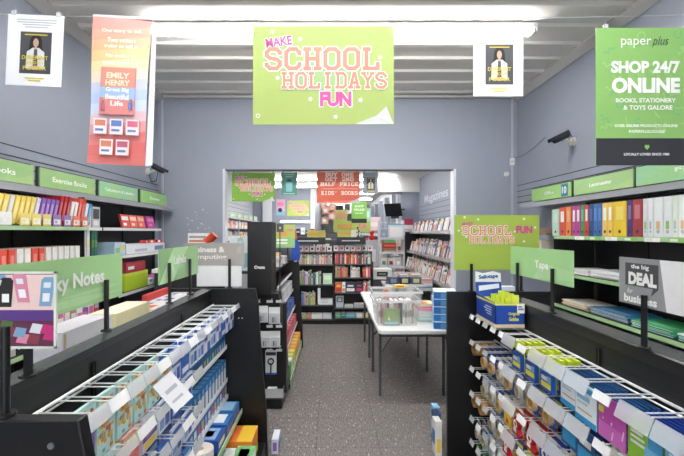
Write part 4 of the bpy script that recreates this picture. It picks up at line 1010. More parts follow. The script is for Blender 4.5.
# far left bay
for k, (yy, c, c2, nm) in enumerate(((4.30, 'd8463a', 'e9e9e6', 'red and white'), (4.48, 'e2604a', 'f0d0c0', 'red'), (4.665, 'e2604a', 'e9b0a0', 'coral'), (4.90, 'b93a9a', 'e27ba6', 'magenta'))):
    slab_book('receipt_book', '%s receipt book, %s along the far left wall shelf' % (nm, nth(k + 1)), 'book', (-2.24, yy, 1.746), .17 if k < 3 else .2, .145, .02, c, PI / 2, .2, 0, [(.1, .55, .9, .85, c2), (.2, .15, .6, .35, c2)])
small_box('copy_paper', 'wide white paper ream wrap on the far left wall shelf', 'paper', (-2.11, 4.12, 1.466), .95, .28, .10, 'e6e8ee', [('f', .2, .2, .5, .5, 'b9c0d8'), ('f', .7, .2, .95, .7, '7f8fc0')], PI / 2)
small_box('printed_pack', 'pale blue and yellow printed pack before the white paper', 'pack', (-2.11, 3.9, 1.466), .2, .2, .13, 'b9d4e8', [('f', .1, .2, .5, .6, '8fc08f'), ('f', .5, .4, .9, .8, 'e8d77a')], PI / 2)
for k in range(5):
    o = MB().box(0, 0, 0, .09, .07, .035).box(.01, -.001, .008, .05, 0, .028, 1).build('staple_pack', [P(('c93a3f', 'd9503f', 'b93038')[k % 3]), PAPER], None, (-2.18, 4.72 + k * .1, 1.568), PI / 2 + .3 * (-1) ** k)
    tag(o, 'small red pack, %s along the top of the white paper' % nth(k + 1), 'pack')
small_box('storage_box', 'lime green storage box on the left wall shelf', 'box', (-2.075, 4.03, 1.096), .5, .26, .18, 'b6d233', [('f', .0, .85, 1, 1, 'c6df4a')], PI / 2, bevel=.006)
small_box('document_case', 'dark red case stacked on the lime green box', 'case', (-2.075, 4.05, 1.277), .42, .24, .11, 'a3293a', [('f', .1, .3, .4, .6, 'e9e9e6'), ('f', .0, .9, 1, 1, '7a1d2a')], PI / 2, bevel=.004)
random.seed(4)
for k in range(6):
    c = ('e9e9e6', '8fb9cf', 'e27ba6', 'c9c4bb', 'e9e9e6', '9a66ad')[k]
    small_box('stationery_box', '%s carton, %s past the lime green box' % (cname(c), nth(k + 1)), 'box', (-2.075, 4.56 + k * .1, 1.096), .09, .2, random.uniform(.05, .15), c, [('f', .1, .4, .9, .8, '8fb9cf')], PI / 2)
# goods on the hidden side of the left unit, showing above its cap
small_box('book_box', 'white slipcase leaning open on the wall side of the left unit', 'box', (-1.02, 1.52, .981), .34, .13, .335, 'e6e4e8', [('f', .02, .02, .06, .98, 'c9b394')], PI / 2, bevel=.004)
small_box('notepad_stack', 'cream notepad stack on the wall side of the left unit', 'notepad', (-1.02, 1.90, .981), .35, .13, .33, 'efe4b8', [('t', .02, .05, .98, .95, 'f3ead0')], PI / 2, bevel=.003)
for k in range(5):
    small_box('paper_ream', 'white ream with blue print, %s along wall side of left unit' % nth(k + 1), 'paper', (-1.0, 2.28 + k * .128, .981), .124, .15, .282, 'e9e6e2', [('t', .1, .2, .9, .5, ('e8743a', 'e9e9e6', '3f5fb0', 'e9e9e6', 'e9e9e6')[k]), ('t', .1, .6, .5, .8, '5f7fc0')], PI / 2)
small_box('folder', 'bright red folder beyond the white reams of the left unit', 'folder', (-1.16, 2.52, .981), .36, .03, .32, 'd8403a', [('f', .1, .3, .9, .9, 'e0503f')], PI / 2)

# right wall: binders
bd = [(221.2, 228, 'b9dccb', 'mint'), (228.4, 234.4, 'e2523f', 'red'), (234.8, 240, 'ee8a3f', 'orange'), (241, 245, 'c2459a', 'magenta'), (245.2, 249.3, 'c2459a', 'magenta'), (249.8, 253.3, '3f9f5c', 'green'), (253.6, 257.5, 'd9402f', 'red'), (257.7, 262.2, '274a7c', 'navy'), (262.5, 266.5, '3f6fb8', 'blue'), (266.7, 270.8, '3f6fb8', 'blue'),
      (271.4, 276.5, 'f2cf6a', 'pale yellow'), (276.8, 281.6, 'f2c95c', 'pale yellow'), (282.3, 295.5, 'ecc92c', 'wide yellow'), (296, 301.4, '4a2f7c', 'purple'), (301.6, 311.2, 'a83a3f', 'dark red'), (312, 317, 'd9dcde', 'grey white'), (317.2, 322, 'eceef0', 'white'), (322.6, 332, 'eceef0', 'wide white'), (332.5, 341, 'e9eaec', 'wide white'),
      (341.4, 347, 'dfe9dc', 'green labelled white'), (347.4, 356, 'e9eaec', 'wide white'), (356.5, 366, 'e9eaec', 'wide white'), (367, 377, 'eceef0', 'white')]
for k, (a, b, c, nm) in enumerate(bd):
    y1 = 2.235 * 400 / a; y0 = 2.235 * 400 / b + .002; w = y1 - y0
    h = .272 if k else .26
    mb = MB().box(0, 0, 0, w, .28, h).box(.004, .003, h - .001, w - .004, .278, h + .0006, 1)
    mb.box(w * .22, -.0008, h * .48, w * .78, 0, h * .86, 2).cyl((w / 2, -.001, h * .14), (w / 2, 0, h * .14), min(w * .22, .014), 12, 3)
    lc = {'magenta': 'f0d6e6', 'blue': '5f8fd0', 'navy': '4a6a9a'}.get(nm, mixc(c, 'ffffff'))
    if 'white' in nm: mb.box(w * .3, -.0012, h * .2, w * .7, -.0008, h * .4, 4)
    tag(mb.build('lever_arch_binder', [P(c, .4), P('d4d4d0'), P('f2f2ee' if k in (1, 3, 4, 10, 11, 6) else lc), P('3a3a3c' if 'white' not in nm else 'b9bcc0'), P(('8cc063', 'b9bcc0', 'e0b48a')[k % 3])], None, (2.235, y1, 1.665), -PI / 2, bevel=.0015), '%s binder on top right wall shelf, %s from the far end' % (nm, nth(k + 1)), 'binder')
# shelf tickets on the binder shelf
for k in range(9):
    o = MB().box(0, 0, 0, .13, .002, .03).box(.01, -.0005, .006, .07, 0, .024, 1).build('price_card', [P(('f2f2f0', '8cc063')[k % 2], .4), P('dfe3da')], None, (2.194, 3.6 - k * .2, 1.632), -PI / 2)
    tag(o, '%s price card under the binders, %s from the far end' % (('white', 'green')[k % 2], nth(k + 1)), 'price card')
# flat stacks on lower shelves
def flat_stack(name, desc, x, y1, z, w, d, cols, t=.008, jit=.012, cat='folder', shift=0):
    """flat folders stacked on top of each other on the right wall; y1 far side"""
    zz = z
    for k, c in enumerate(cols):
        o = MB().box(0, 0, 0, w, d, t).box(.002, -.0006, t * .2, w - .002, 0, t * .5, 1).box(w * .1, d * .1, t, w * .9, d * .3, t + .0005, 2).build(name, [P(c, .4), PAPER, P(mixc(c, 'ffffff'), .4)], None, (x + random.uniform(0, jit), y1 + random.uniform(-jit, jit), zz), -PI / 2 + random.uniform(-.03, .03))
        tag(o, '%s, %s up' % (desc, nth(k + 1)), cat)
        zz += t + .0012
random.seed(21)
flat_stack('paper_pack', 'white glossy paper pack, far end of second right wall shelf', 2.23, 3.80, 1.315, .32, .28, ['e6e6e8', 'e9d0d8', 'e9e9ea', 'e6e8ea'], .011)
flat_stack('paper_pack', 'white laminating pouch pack on second right wall shelf', 2.22, 3.44, 1.315, .40, .28, ['e9eaec', 'dfe3e6', 'e6e8ea', 'eceef0', 'e9eaec'], .012)
flat_stack('document_wallet', 'cream or orange wallet, far end of third right wall shelf', 2.23, 3.86, 1.005, .36, .28, ['e9e2d2', 'e8b96a', 'e6dccb', 'e9c97a', 'e9e2d2'], .009)
flat_stack('document_wallet', 'blue wallet past the cream ones, third right wall shelf', 2.23, 3.44, 1.005, .42, .28, ['2f6f9a', '8fb9cf', '2f7fa8', '1f5f8a', '4f9fc4', '2f6f9a'], .008)
flat_stack('document_wallet', 'green wallet, middle of third right wall shelf', 2.23, 2.98, 1.005, .36, .28, ['3fa39a', '5fb8a8', '2f9f5c', '3faf6a'], .011)
flat_stack('document_wallet', 'teal and white wallet nearer on third right wall shelf', 2.23, 2.58, 1.005, .22, .28, ['2f9f9a', 'd9e6e6', '3fa39a', 'e6eceb'], .010)
flat_stack('document_wallet', 'red, yellow and purple wallet nearest on third right wall shelf', 2.23, 2.32, 1.005, .32, .28, ['9a66ad', 'e8d04d', 'd9503f', '8f8fc9', 'c9a0c0'], .008)
random.seed(6)
for k, (c, nm) in enumerate((('8a3a5f', 'plum'), ('b04a3f', 'rust'), ('e0763a', 'orange'), ('2f5f9a', 'blue'), ('3f7fb8', 'blue'), ('2c3c66', 'navy'))):
    small_box('folder_pack', '%s folder pack low on the right wall, %s from the far end' % (nm, nth(k + 1)), 'folder', (2.2, 3.86 - k * .12, .725), .115, .25, .09, c, [('t', .1, .1, .9, .3, mixc(c, 'ffffff'))], -PI / 2)
for k, (c, nm) in enumerate((('3fa39a', 'teal'), ('e6ecec', 'white'), ('2f8f9a', 'teal'), ('e6e6ea', 'white'), ('7a52a8', 'purple'), ('6a4298', 'purple'), ('8a62b4', 'purple'), ('5f3f8f', 'purple'))):
    small_box('folder_pack', '%s upright folder low on the right wall, %s past the blue packs' % (nm, nth(k + 1)), 'folder', (2.2, 3.13 - k * .085, .725), .075, .25, .19, c, [('f', .2, .3, .8, .8, mixc(c, 'ffffff'))], -PI / 2)

# ================================================================ THE INNER SHOP
# ---- posters just beyond the opening
school_poster('green Make School Holidays Fun poster hanging inside the top left of the opening', (-1.475, 5.95, 2.155), .64, .425, base='7fb03c'); strings(COL.objects[-1] if 0 else [o for o in COL.objects if o.name.startswith('poster') and o.type == 'EMPTY'][-1], [.03, .6], .425, BZ - 2.155)
r = thing('poster', 'small dark teal poster hanging inside the opening beside the green one', 'poster', (-.74, 5.95, 2.25))
mb = MB().box(0, 0, 0, .235, .004, .335)
for a in ((.03, .30, .2, .315, 1), (.06, .27, .17, .285, 1), (.085, .20, .15, .24, 2), (.07, .05, .165, .19, 3), (.03, .01, .2, .03, 1)): mb.box(a[0], -.001, a[1], a[2], 0, a[3], a[4])
mb.build('panel', [P('4f8a78'), P('8fc4b0'), P('2f4a48'), P('7fc0c4')], r); clips(r, [.03, .2], .335); strings(r, [.03, .2], .335, BZ - 2.25)
r = thing('poster', 'orange-red half price kids books sign hanging inside the opening', 'poster', (-.21, 5.95, 2.13))
MB().box(0, 0, 0, .635, .004, .465).poly([(0, -.001, 0), (.635, -.001, .0), (.635, -.001, .05), (0, -.001, .02)], 1).poly([(.44, -.002, 0), (.635, -.004, .075), (.635, -.002, 0)], 2).build('panel', [P('cf5c40'), P('e9795a'), P('c9c9c9')], r)
KB = P('f2dcd0')
for t, z, ww in (('BUY ONE', .423, .42), ('GET 2ND', .353, .42), ('HALF PRICE', .283, .56)): slab(t, .335, z, ww, .055, KB, r, wt=1.3)
slab("KIDS' BOOKS", .335, .15, .54, .055, KB, r, wt=1.3)
MB().box(.08, -.002, .21, .6, -.001, .214).build('divider_line', KB, r); clips(r, [.04, .6], .465); strings(r, [.04, .6], .465, BZ - 2.13)
book_poster('small framed dark book poster hanging right of the orange-red sign', (.475, 5.95, 2.27), .225, .32, frame='8e939c'); strings([o for o in COL.objects if o.name.startswith('poster') and o.type == 'EMPTY'][-1], [.03, .19], .32, BZ - 2.27)
# magazines writing on the right inner wall
r = thing('wall_lettering', 'white Magazines lettering on the grey wall inside', 'sign', (BX1 - .006, 9.9, 2.36), -PI / 2)
lettering('Magazines', 1.0, .12, 2.0, .25, P('c6cbd6'), r, y=-.001, bold=.015)
r = thing('wall_speaker', 'cream speaker box high on the grey wall inside', 'speaker', (BX1 - .002, 7.0, 2.32), -PI / 2)
MB().box(0, -.11, 0, .30, 0, .26).build('body', P('d9cdbd'), r, bevel=.01)
MB().box(.03, -.114, .03, .27, -.11, .23).build('grille', P('c9bba8'), r)

# ---- sign boards and posters farther in
school_poster('lime Make School Holidays Fun poster on the grey wall at the back', (-1.42, 12.97, 2.22), .72, .50, base='b4c45e')
r = thing('poster', 'pink and blue poster left of the lime one on the back wall', 'poster', (-1.78, 12.97, 2.24))
MB().box(0, 0, 0, .29, .004, .52).box(0, -.001, 0, .29, 0, .14, 1).box(.04, -.001, .3, .24, 0, .42, 2).poly([(p[0], -.002, p[1]) for p in disc_pts(.13, .17, .07)], 3).build('panel', [P('cfa8c4'), P('86b4c8'), P('e27ba6'), P('2c2c48')], r)
def hang_sign(label, loc, w, h, cols, texts, cat='sign', name='hanging_sign', rz=0, bands=()):
    r = thing(name, label, cat, loc, rz)
    mb = MB().box(0, 0, 0, w, .006, h)
    for k, (a, b, c, d, mi) in enumerate(bands): mb.box(a * w, -.001 - k * .0002, b * h, c * w, -.0001, d * h, mi)
    mb.build('panel', [P(c) for c in cols], r)
    if name in ('hanging_card', ) or loc[2] > 1.85 and loc[0] < 1.2 and loc[1] < 12.9 and rz == 0 or label.startswith(('long lime sign', 'pink and white banner')): strings(r, [.1 * w, .9 * w], h, BZ - loc[2])
    for t, cx, cz, ww, hh, c in texts: lettering(t, cx * w, cz * h, ww * w, hh * h, P(c), r, bold=.03)
    return r
r = hang_sign('lime and green sale board standing on the dark inner shelving', (-.70, 5.1, 1.50), .24, .29, ['b4c25c', '92be80', 'e08a5a', 'e9e9e6'], [('FUN', .76, .78, .3, .12, 'e0489a'), ('SCHOOL', .34, .68, .5, .14, 'f0805f'), ('HOLIDAYS', .34, .55, .5, .1, 'f0805f')], bands=[(0, 0, 1, .45, 1), (.04, .3, .6, .38, 3), (.04, .16, .6, .24, 3)])
MB().box(.14, .006, -.13, .155, .016, .0).box(.10, .0, -.135, .195, .03, -.13).build('stand', P('202022'), r)
r = hang_sign('grey square logo plate beside the tall black end panel', (-.585, 4.3, 1.70), .075, .09, ['55575c', 'd0d0d0'], [], bands=[(.4, .4, .6, .6, 1)])
MB().box(.03, .006, -.65, .04, .012, .0).build('stand', P('202022'), r)
r = hang_sign('lime and black online shopping poster hanging over the back bookcase', (.39, 7.6, 1.87), .29, .41, ['8bc75c', '2f3034', 'dfe9cf'], [('SHOP', .5, .78, .6, .11, 'f2f4ea'), ('ONLINE', .5, .62, .7, .12, 'f2f4ea'), ('BOOKS', .5, .46, .5, .06, 'f2f4ea')], bands=[(0, 0, 1, .2, 1)])
r = hang_sign('white book notice hanging between the orange letters and lime poster', (.27, 9.0, 2.12), .19, .26, ['eceef0', '3a3b40', 'e0489a'], [], bands=[(.2, .25, .8, .8, 1), (.3, .1, .7, .16, 2)])
school_poster('lime School Holidays poster hanging over the bookcase centre', (.04, 8.6, 1.93), .31, .24, base='b9c66a'); strings([o for o in COL.objects if o.name.startswith('poster') and o.type == 'EMPTY'][-1], [.03, .28], .24, BZ - 1.93)
hang_sign('long lime sign board with orange words above the bookcase', (.06, 9.2, 1.70), .85, .26, ['aac05c', 'cbd69a'], [('HOLIDAYS', .3, .5, .4, .4, 'f0805f'), ('FUN', .78, .5, .2, .4, 'e0489a')])
for k, (x, z, c, nm) in enumerate(((-.02, 2.13, 'f0a07a', 'upper left'), (.11, 2.02, 'e9b8a0', 'middle'), (-.04, 1.93, 'f2c0a8', 'lower left'), (.12, 2.22, 'eda184', 'top right'), (-.06, 2.27, 'f0b090', 'top left'))):
    hang_sign('%s coral card with pale window in the hanging cluster' % nm, (x - .16, 8.3 + .07 * k, z - .06), .14, .15, [c, 'cfdbe6'], [], bands=[(.2, .25, .75, .75, 1)], cat='card', name='hanging_card')
hang_sign('tall narrow turquoise sign hanging far down the aisle', (.84, 10.4, 1.93), .2, .38, ['a9d4c4', 'e0efe6'], [], bands=[(.2, .4, .8, .8, 1)])
hang_sign('pink and white banner hanging along the right pillars', (1.16, 12.6, 1.75), .4, .42, ['e6c9cc', 'f2e6e6'], [], bands=[(.0, .3, .8, .6, 1)])
hang_sign('crimson and white price sign on the magazine rack end', (1.86, 10.33, 1.62), .26, .42, ['e9e6e8', 'b83a5a', '9a9ca0'], [], bands=[(0, .62, 1, 1, 1), (.15, .3, .85, .36, 2), (.15, .18, .6, .23, 2)])

# TV on a bracket
r = thing('television', 'black television tilted on a bracket from the right pillar', 'television', (1.60, 10.3, 2.27), -.7)
MB().box(-.24, -.02, -.17, .24, .025, .17).xf(Matrix.Rotation(.3, 4, 'X')).build('screen', P('15161a', .2), r, bevel=.006)
MB().box(-.1, .05, -.22, .1, .12, -.05).build('mount_box', P('1d1e22'), r)
MB().tube([(0, .05, 0), (.06, .15, 0), (.12, .372, .03)], .02, 8).build('bracket', P('26272b'), r)

# ---- back bookcase
BK = thing('bookcase', 'wide black bookcase facing the opening at the back', 'bookcase', (0, 7.35, 0))
MB().box(-.63, .28, .02, .78, .30, 1.42).build('back_panel', PANEL, BK)
for x in (-.63, .055, .765): MB().box(x - .012, 0, .02, x + .012, .28, 1.15).build('side_panel', BLACK, BK)
MB().box(-.62, .02, 0, .77, .28, .07).build('plinth', BLACK, BK)
LU = [.10, .36, .735, 1.105, 1.335]; RU = [.12, .305, .585, .865, 1.115, 1.345]
for z in LU: MB().box(-.618, -.01 if z < .2 else 0, z - .018, .043, .28, z).box(-.618, -.006 - (.01 if z < .2 else 0), z - .022, .043, -.0 - (.01 if z < .2 else 0), z + .002, 1).build('shelf', [BLACK, P('55565a')], BK)
for z in RU: MB().box(.067, 0, z - .018, .753, .28, z).box(.067, -.006, z - .022, .753, 0, z + .002, 1).build('shelf', [BLACK, P('55565a')], BK)
def header(label, x0, x1, z, t):
    r = thing('shelf_header', label, 'sign', (x0, 7.36, z))
    MB().box(0, 0, 0, x1 - x0, .04, .13).build('board', P('2c2e34'), r)
    MB().box((x1 - x0) * .18, -.001, .055, (x1 - x0) * .8, 0, .075).build('print_line', P('cfcfd2'), r)
    for q in (.05, x1 - x0 - .05): MB().box(q - .006, .01, -(z - 1.348), q + .006, .03, 0).build('post', BLACK, r)
    return r
header('black header board over the left half of the back bookcase', -.76, -.10, 1.47, 'NEW RELEASES')
header('black header board over the right half of the back bookcase', .1, .64, 1.475, 'FICTION')
hang_sign('lime strip sign on top of the left bookcase header', (-.44, 7.37, 1.602), .34, .13, ['b9c45c', 'd2d68a'], [('SCHOOL HOLIDAYS', .5, .5, .8, .35, 'f0805f')])
hang_sign('lime strip sign on top of the right bookcase header', (.12, 7.37, 1.607), .42, .13, ['b6c45f', 'e0e2cf'], [('HOLIDAYS', .3, .5, .5, .35, 'f0805f')], bands=[(.6, 0, 1, 1, 1)])
r = thing('figurine', 'small dark plant figure on the right bookcase header', 'figurine', (.50, 7.33, 1.607))
MB().cyl((0, 0, 0), (0, 0, .03), .03, 10, r2=.02).tube([(0, 0, .03), (.005, 0, .09), (-.01, 0, .16)], .008, 6).ball((-.012, 0, .17), .018, 8).ball((.02, 0, .11), .016, 8).ball((-.025, 0, .09), .014, 8).build('body', P('2f3a2c'), r)
cs = ['e9e9e6', 'd9503f', 'e8743a', 'f0cf4d', '3f74b8', '2c3c66', '6fae5c', '9a66ad', 'e27ba6', '2a2a2c', 'b99b74', '8fb9cf', '7b4a3c', 'c9c4bb', '3fa39a']
def book_row(x0, x1, yf, z, hmin, hmax, t0, t1, where, pal=None, dep=.15, lean=False, seed=0, group=None):
    random.seed(seed); sp = []; x = x0
    while x < x1 - t1:
        t = random.uniform(t0, t1); sp.append((t, random.uniform(hmin, hmax), dep, random.choice(pal or cs), random.choice(cs), 0)); x += t + .002
    upright_books(x0, yf, z + .001, sp, 'x', '', 'book', lambda k, c: '%s book, %s from the left, %s' % (cname(c), nth(k + 1), where), 'book')
soft = ['e9e9e6', 'c9c4bb', '8fb9cf', 'b99b74', 'e27ba6', 'f0cf4d', '3fa39a', 'c9c4bb', 'e9e9e6', '2c3c66', 'd9503f', 'f2dcae']
book_row(-.61, .04, 7.36, 1.105, .17, .2, .016, .027, 'spine row at top of left bookcase', soft, seed=31)
book_row(.075, .75, 7.36, 1.115, .17, .2, .016, .026, 'spine row at top of right bookcase', ['d9503f', 'e9e9e6', '8fb9cf', 'd9503f', 'e8743a', 'c9c4bb', 'e9e9e6', '2a2a2c', '7b4a3c', 'e27ba6'], seed=32)
book_row(-.59, -.16, 7.36, .735, .18, .26, .02, .034, 'second shelf of left bookcase', ['c9c4bb', '2a2a2c', 'e9e9e6', '9a66ad', '6fae5c', '8fb9cf', 'e8743a'], seed=33)
book_row(-.55, -.27, 7.36, .36, .2, .25, .02, .034, 'third shelf of left bookcase', ['9a66ad', '3f74b8', '8fb9cf', 'f0cf4d', 'b99b74', '6fae5c'], seed=34)
book_row(.08, .35, 7.36, .865, .18, .21, .022, .04, 'second shelf of right bookcase', ['d9503f', 'd9503f', 'b99b74', 'd9503f'], seed=35)
book_row(.36, .58, 7.36, .865, .16, .21, .025, .05, 'second shelf of right bookcase after the reds', ['e8743a', 'e9e9e6', 'e9e9e6', 'c9c4bb'], seed=36)
book_row(.59, .75, 7.36, .865, .17, .21, .018, .03, 'right end of second shelf, right bookcase', ['d9503f', 'b99b74', 'e27ba6', 'e9e9e6'], seed=37)
book_row(.60, .75, 7.36, .585, .18, .22, .018, .03, 'right end of third shelf, right bookcase', ['2a2a2c', 'd9503f', 'e9e9e6'], seed=38)
def faceout(label, x, z, w, h, c, pats, y=7.37, t=.02, lean=.12):
    return slab_book('book', label, 'book', (x, y, z + .001), w, h, t, c, 0, lean, 0, pats)
faceout('mint green book facing out on second shelf, left bookcase', -.15, .735, .17, .2, 'b9dcb8', [(.15, .4, .85, .8, 'd9efd4')])
faceout('white book facing out standing tall on third shelf, left bookcase', -.245, .36, .05, .3, 'd9dbe0', [])
faceout('white box facing out low on third shelf, left bookcase', -.20, .36, .23, .10, 'e6e8ea', [(.1, .3, .6, .6, 'cfd2d6')], t=.14, lean=0)
for k, (x, w, c, c2, nm) in enumerate(((.08, .12, 'e0642f', 'c9302a', 'orange and red'), (.205, .06, 'e9e9e6', 'c9a05a', 'white narrow'), (.27, .18, '2c3050', 'e9e9e6', 'navy and white'), (.46, .13, '2a2228', 'c9306a', 'black and crimson'))):
    faceout('%s book facing out on third shelf of right bookcase' % nm, x, .585, w, .19, c, [(.1, .1, .9, .4, c2), (.2, .55, .8, .7, 'f0cf4d' if k == 0 else c2)])
faceout('framed picture book facing out on fourth shelf of right bookcase', .09, .305, .14, .21, 'b9c4cf', [(.1, .45, .9, .95, '5a6878'), (.3, .55, .7, .85, 'e9e9e6')])
for k, (x, w, h, c) in enumerate(((.25, .16, .05, 'd9d6d0'), (.43, .2, .07, 'c4c4c6'), (.65, .10, .06, 'd2cfc9'))):
    faceout('%s book lying on fourth shelf of right bookcase' % ('cream', 'grey', 'beige')[k], x, .305, w, h, c, [(.1, .3, .8, .6, 'a9a9ab')], t=.13, lean=0)
for k, (x, w, c, nm) in enumerate(((-.58, .12, 'b9c48a', 'olive'), (-.45, .08, 'd98a6a', 'coral'), (-.36, .2, 'e6e4e2', 'white'), (-.15, .16, 'd2d6da', 'pale grey'), (.08, .1, '5f9f7a', 'green'), (.19, .08, '2f7a6a', 'dark teal'), (.28, .18, '5f9fb8', 'light blue'), (.47, .1, 'e6e4dc', 'cream white'), (.58, .15, 'd9cf9a', 'straw yellow'))):
    faceout('%s book lying on the bottom shelf of the back bookcase' % nm, x, .10 if x < .05 else .12, w, .085, c, [(.1, .4, .8, .7, mixc(c, 'ffffff'))], t=.15, lean=.0, y=7.36)
for k in range(13):
    x = -.6 + k * .105 + (.02 if k > 5 else 0)
    faceout('small %s book facing out above the top spines, %s from left' % (('white', 'rose', 'white')[k % 3], nth(k + 1)), x, 1.345 if x > .05 else 1.335, .09, .10, ('e9e9ea', 'e6cfd2', 'ecebe8')[k % 3], [(.2, .3, .7, .7, ('c9505a', '3a3b40', 'b9485a')[(k * 5) % 3]), (.1, .8, .9, .9, '9a9ca0')], y=7.42, t=.012)

# ---- inner gondola with tall end cap
G2 = thing('gondola_shelving', 'black shelving unit beyond the left end panel with orange cartons', 'shelving', (-.84, 5.05, 0))
MB().prism(flare(.36, .43), 'y', .83, .86).build('end_panel', BLACK, G2)
MB().box(-.02, -.75, .1, .02, .83, 1.25).build('back_panel', PANEL, G2)
MB().box(-.4, -.75, .03, .4, .83, .11).box(.4, -.75, .03, .41, .83, .115, 1).build('base_deck', [BLACK, P('a9c79a')], G2)
for z, xf in ((.38, .34), (.62, .31), (.86, .28), (1.1, .26)): MB().box(.02, -.75, z - .015, xf, .83, z).box(xf, -.75, z - .02, xf + .006, .83, z + .012, 1).build('shelf', [BLACK, TICKET], G2)
MB().box(-.3, -.75, 1.25, .22, .83, 1.27).build('top_shelf', P('2c2c2f'), G2)
random.seed(12)
for zi, (z, xf, cc, nm) in enumerate(((.11, .40, ('ef9a2f', 'f0a83a', 'e8b02f', 'e88f2a'), 'orange'), (.38, .34, ('d8505a', 'e0707a', 'c9485a'), 'pink'), (.62, .31, ('2f5fb8', '3f74c8', '274fa0'), 'blue'), (.86, .28, ('e6e4e0', 'd2d4d8', 'c9cdd2'), 'white'))):
    for k in range(9):
        c = cc[k % len(cc)]
        if zi == 0 and k < 4: c = ('5f9f4a', 'e9e9e6', 'c9d84a', 'e8d04d')[k]; n2 = ('green', 'white', 'lime', 'yellow')[k]
        else: n2 = nm
        small_box('stationery_box', '%s box, %s from the aisle-end, %s inner unit shelf' % (n2, nth(k + 1), ('bottom', 'second', 'third', 'fourth')[zi]), 'box', (-.84 + xf - .005, 4.32 + k * .168, z + .001), .15, .15, .14, c, [('f', .1, .3, .9, .6, mixc(c, 'ffffff')), ('t', .1, .1, .9, .5, mixc(c, 'ffffff'))], PI / 2)
for k, (y, z, w, d, h, c, nm) in enumerate(((4.9, 1.271, .22, .24, .05, 'e9e6e0', 'white lower'), (4.92, 1.322, .2, .22, .04, 'd9d4d2', 'grey lower'), (4.9, 1.363, .22, .22, .04, 'ece9ea', 'white upper'), (4.94, 1.404, .19, .2, .035, 'e8c88a', 'yellow-tan'), (5.35, 1.271, .3, .3, .1, 'e2e0de', 'pale far'))):
    small_box('carton', '%s carton on top of the dark inner shelving' % nm, 'box', (-.62 - .02 * (k % 2), y, z), w, d, h, c, [('f', .1, .2, .9, .5, 'c9a8b0'), ('t', .1, .1, .5, .5, 'b9b0c4')], PI / 2)
for k, (y, c, n) in enumerate(((5.2, '8a5a3c', 'brown'), (5.25, 'c9b88a', 'tan'), (5.3, '5a4632', 'dark brown'))):
    pass
r = thing('hanging_apron', 'royal blue fabric pouch hanging at the end of the inner shelving', 'pouch', (-.50, 5.62, 1.30))
MB().prism([(-.06, 0), (.055, 0), (.065, .12), (.04, .27), (.0, .30), (-.03, .26), (-.06, .1)], 'y', 0, .05).build('body', P('1f4aa8', .7), r)
MB().prism([(-.02, .30), (.02, .30), (.01, .4), (-.02, .42)], 'y', .01, .04).build('neck_flap', P('d9503f', .6), r)
MB().box(-.02, .02, -.022, .02, .03, .0).build('hook', CHROME, r)
EC = thing('end_cap_display', 'tall black display panel with white brand lettering and hook packs', 'display', (-.69, 3.95, 0))
MB().box(-.13, -.03, 1.085, .105, .30, 1.80).build('upper_panel', P('1d1e20', .45), EC, bevel=.003)
lettering('Canon', -.01, 1.355, .105, .034, P('ffffff'), EC, y=-.034, bold=.08)
MB().prism([(-.16, .1), (.25, .1), (.22, .6), (.16, 1.08), (-.16, 1.08)], 'y', .06, .30).build('lower_panel', P('19191b', .45), EC)
MB().box(.215, -.02, .12, .25, .06, 1.0).build('side_upright', P('151517'), EC)
MB().box(-.16, -.12, .01, .22, .30, .095).build('base', BLACK, EC)
t_ = MB().box(-.1, -.1, .10, .23, .05, .105).box(-.1, -.1, .105, .23, -.096, .19).box(.226, -.1, .105, .23, .05, .19).build('tray', CLEARP, EC)
hk = []
for i, z in enumerate((1.03, .79, .56)):
    for x in (-.02, .10, .19):
        if i == 2 and x < .05: continue
        MB().tube([(x, .06, z), (x, -.1, z)], .003, 6).box(x - .03, -.105, z - .01, x + .03, -.102, z + .015, 0).build('hook', CHROME, EC)
for i, (x, z, w, h) in enumerate(((.02, .985, .11, .145), (.14, .975, .11, .145), (.05, .745, .10, .14), (.15, .75, .10, .14), (-.09, .98, .09, .145))):
    o = link('accessory_pack', pack_mesh('whitecard', w, h, .02), None, (-.69 + x, 3.90 - .015 * i, z - .022)); tag(o, 'white accessory pack on the black display panel, %s' % ('upper middle', 'upper right', 'lower middle', 'lower right', 'upper left')[i], 'accessory pack')
o = link('headphone_pack', pack_mesh('headphone', .11, .22, .02), None, (-.69 + .10, 3.93, .52)); tag(o, 'black headphones on a white card low on the black display panel', 'headphones')
small_box('small_carton', 'small white carton in the clear tray at the display foot', 'box', (-.62, 3.87, .107), .09, .07, .07, 'eceef0', [('f', .2, .2, .8, .7, 'b9bcc4')])
# goods seen behind the left end panel and grey sign
UN = thing('display_table', 'low white display counter behind the grey business sign', 'counter', (-1.55, 4.3, 0))
MB().box(-.35, 0, 0, .25, .6, 1.26).build('body', P('303134'), UN); MB().box(-.37, -.02, 1.26, .27, .62, 1.30).build('counter_top', P('dcdcda'), UN)
r = hang_sign('white printed notice board standing behind the grey sign', (-1.61, 4.5, 1.302), .29, .385, ['f0eeea', 'd98a6a', 'e8c84a', '9a9ca0'], [], bands=[(.05, .86, .7, .92, 3), (.05, .74, .7, .8, 1), (.05, .62, .7, .7, 2)], name='notice_board')
r = thing('ribbon_spool', 'red and orange spool leaning beside the white notice board', 'spool', (-1.335, 4.42, 1.301))
MB().cyl((0, 0, 0), (0, 0, .30), .03, 12).build('stem', P('e8e4e0'), r)
MB().cyl((-.03, 0, .29), (.05, 0, .37), .045, 14).cyl((-.035, 0, .285), (-.028, 0, .292), .055, 14).build('spool', P('d8502f'), r)
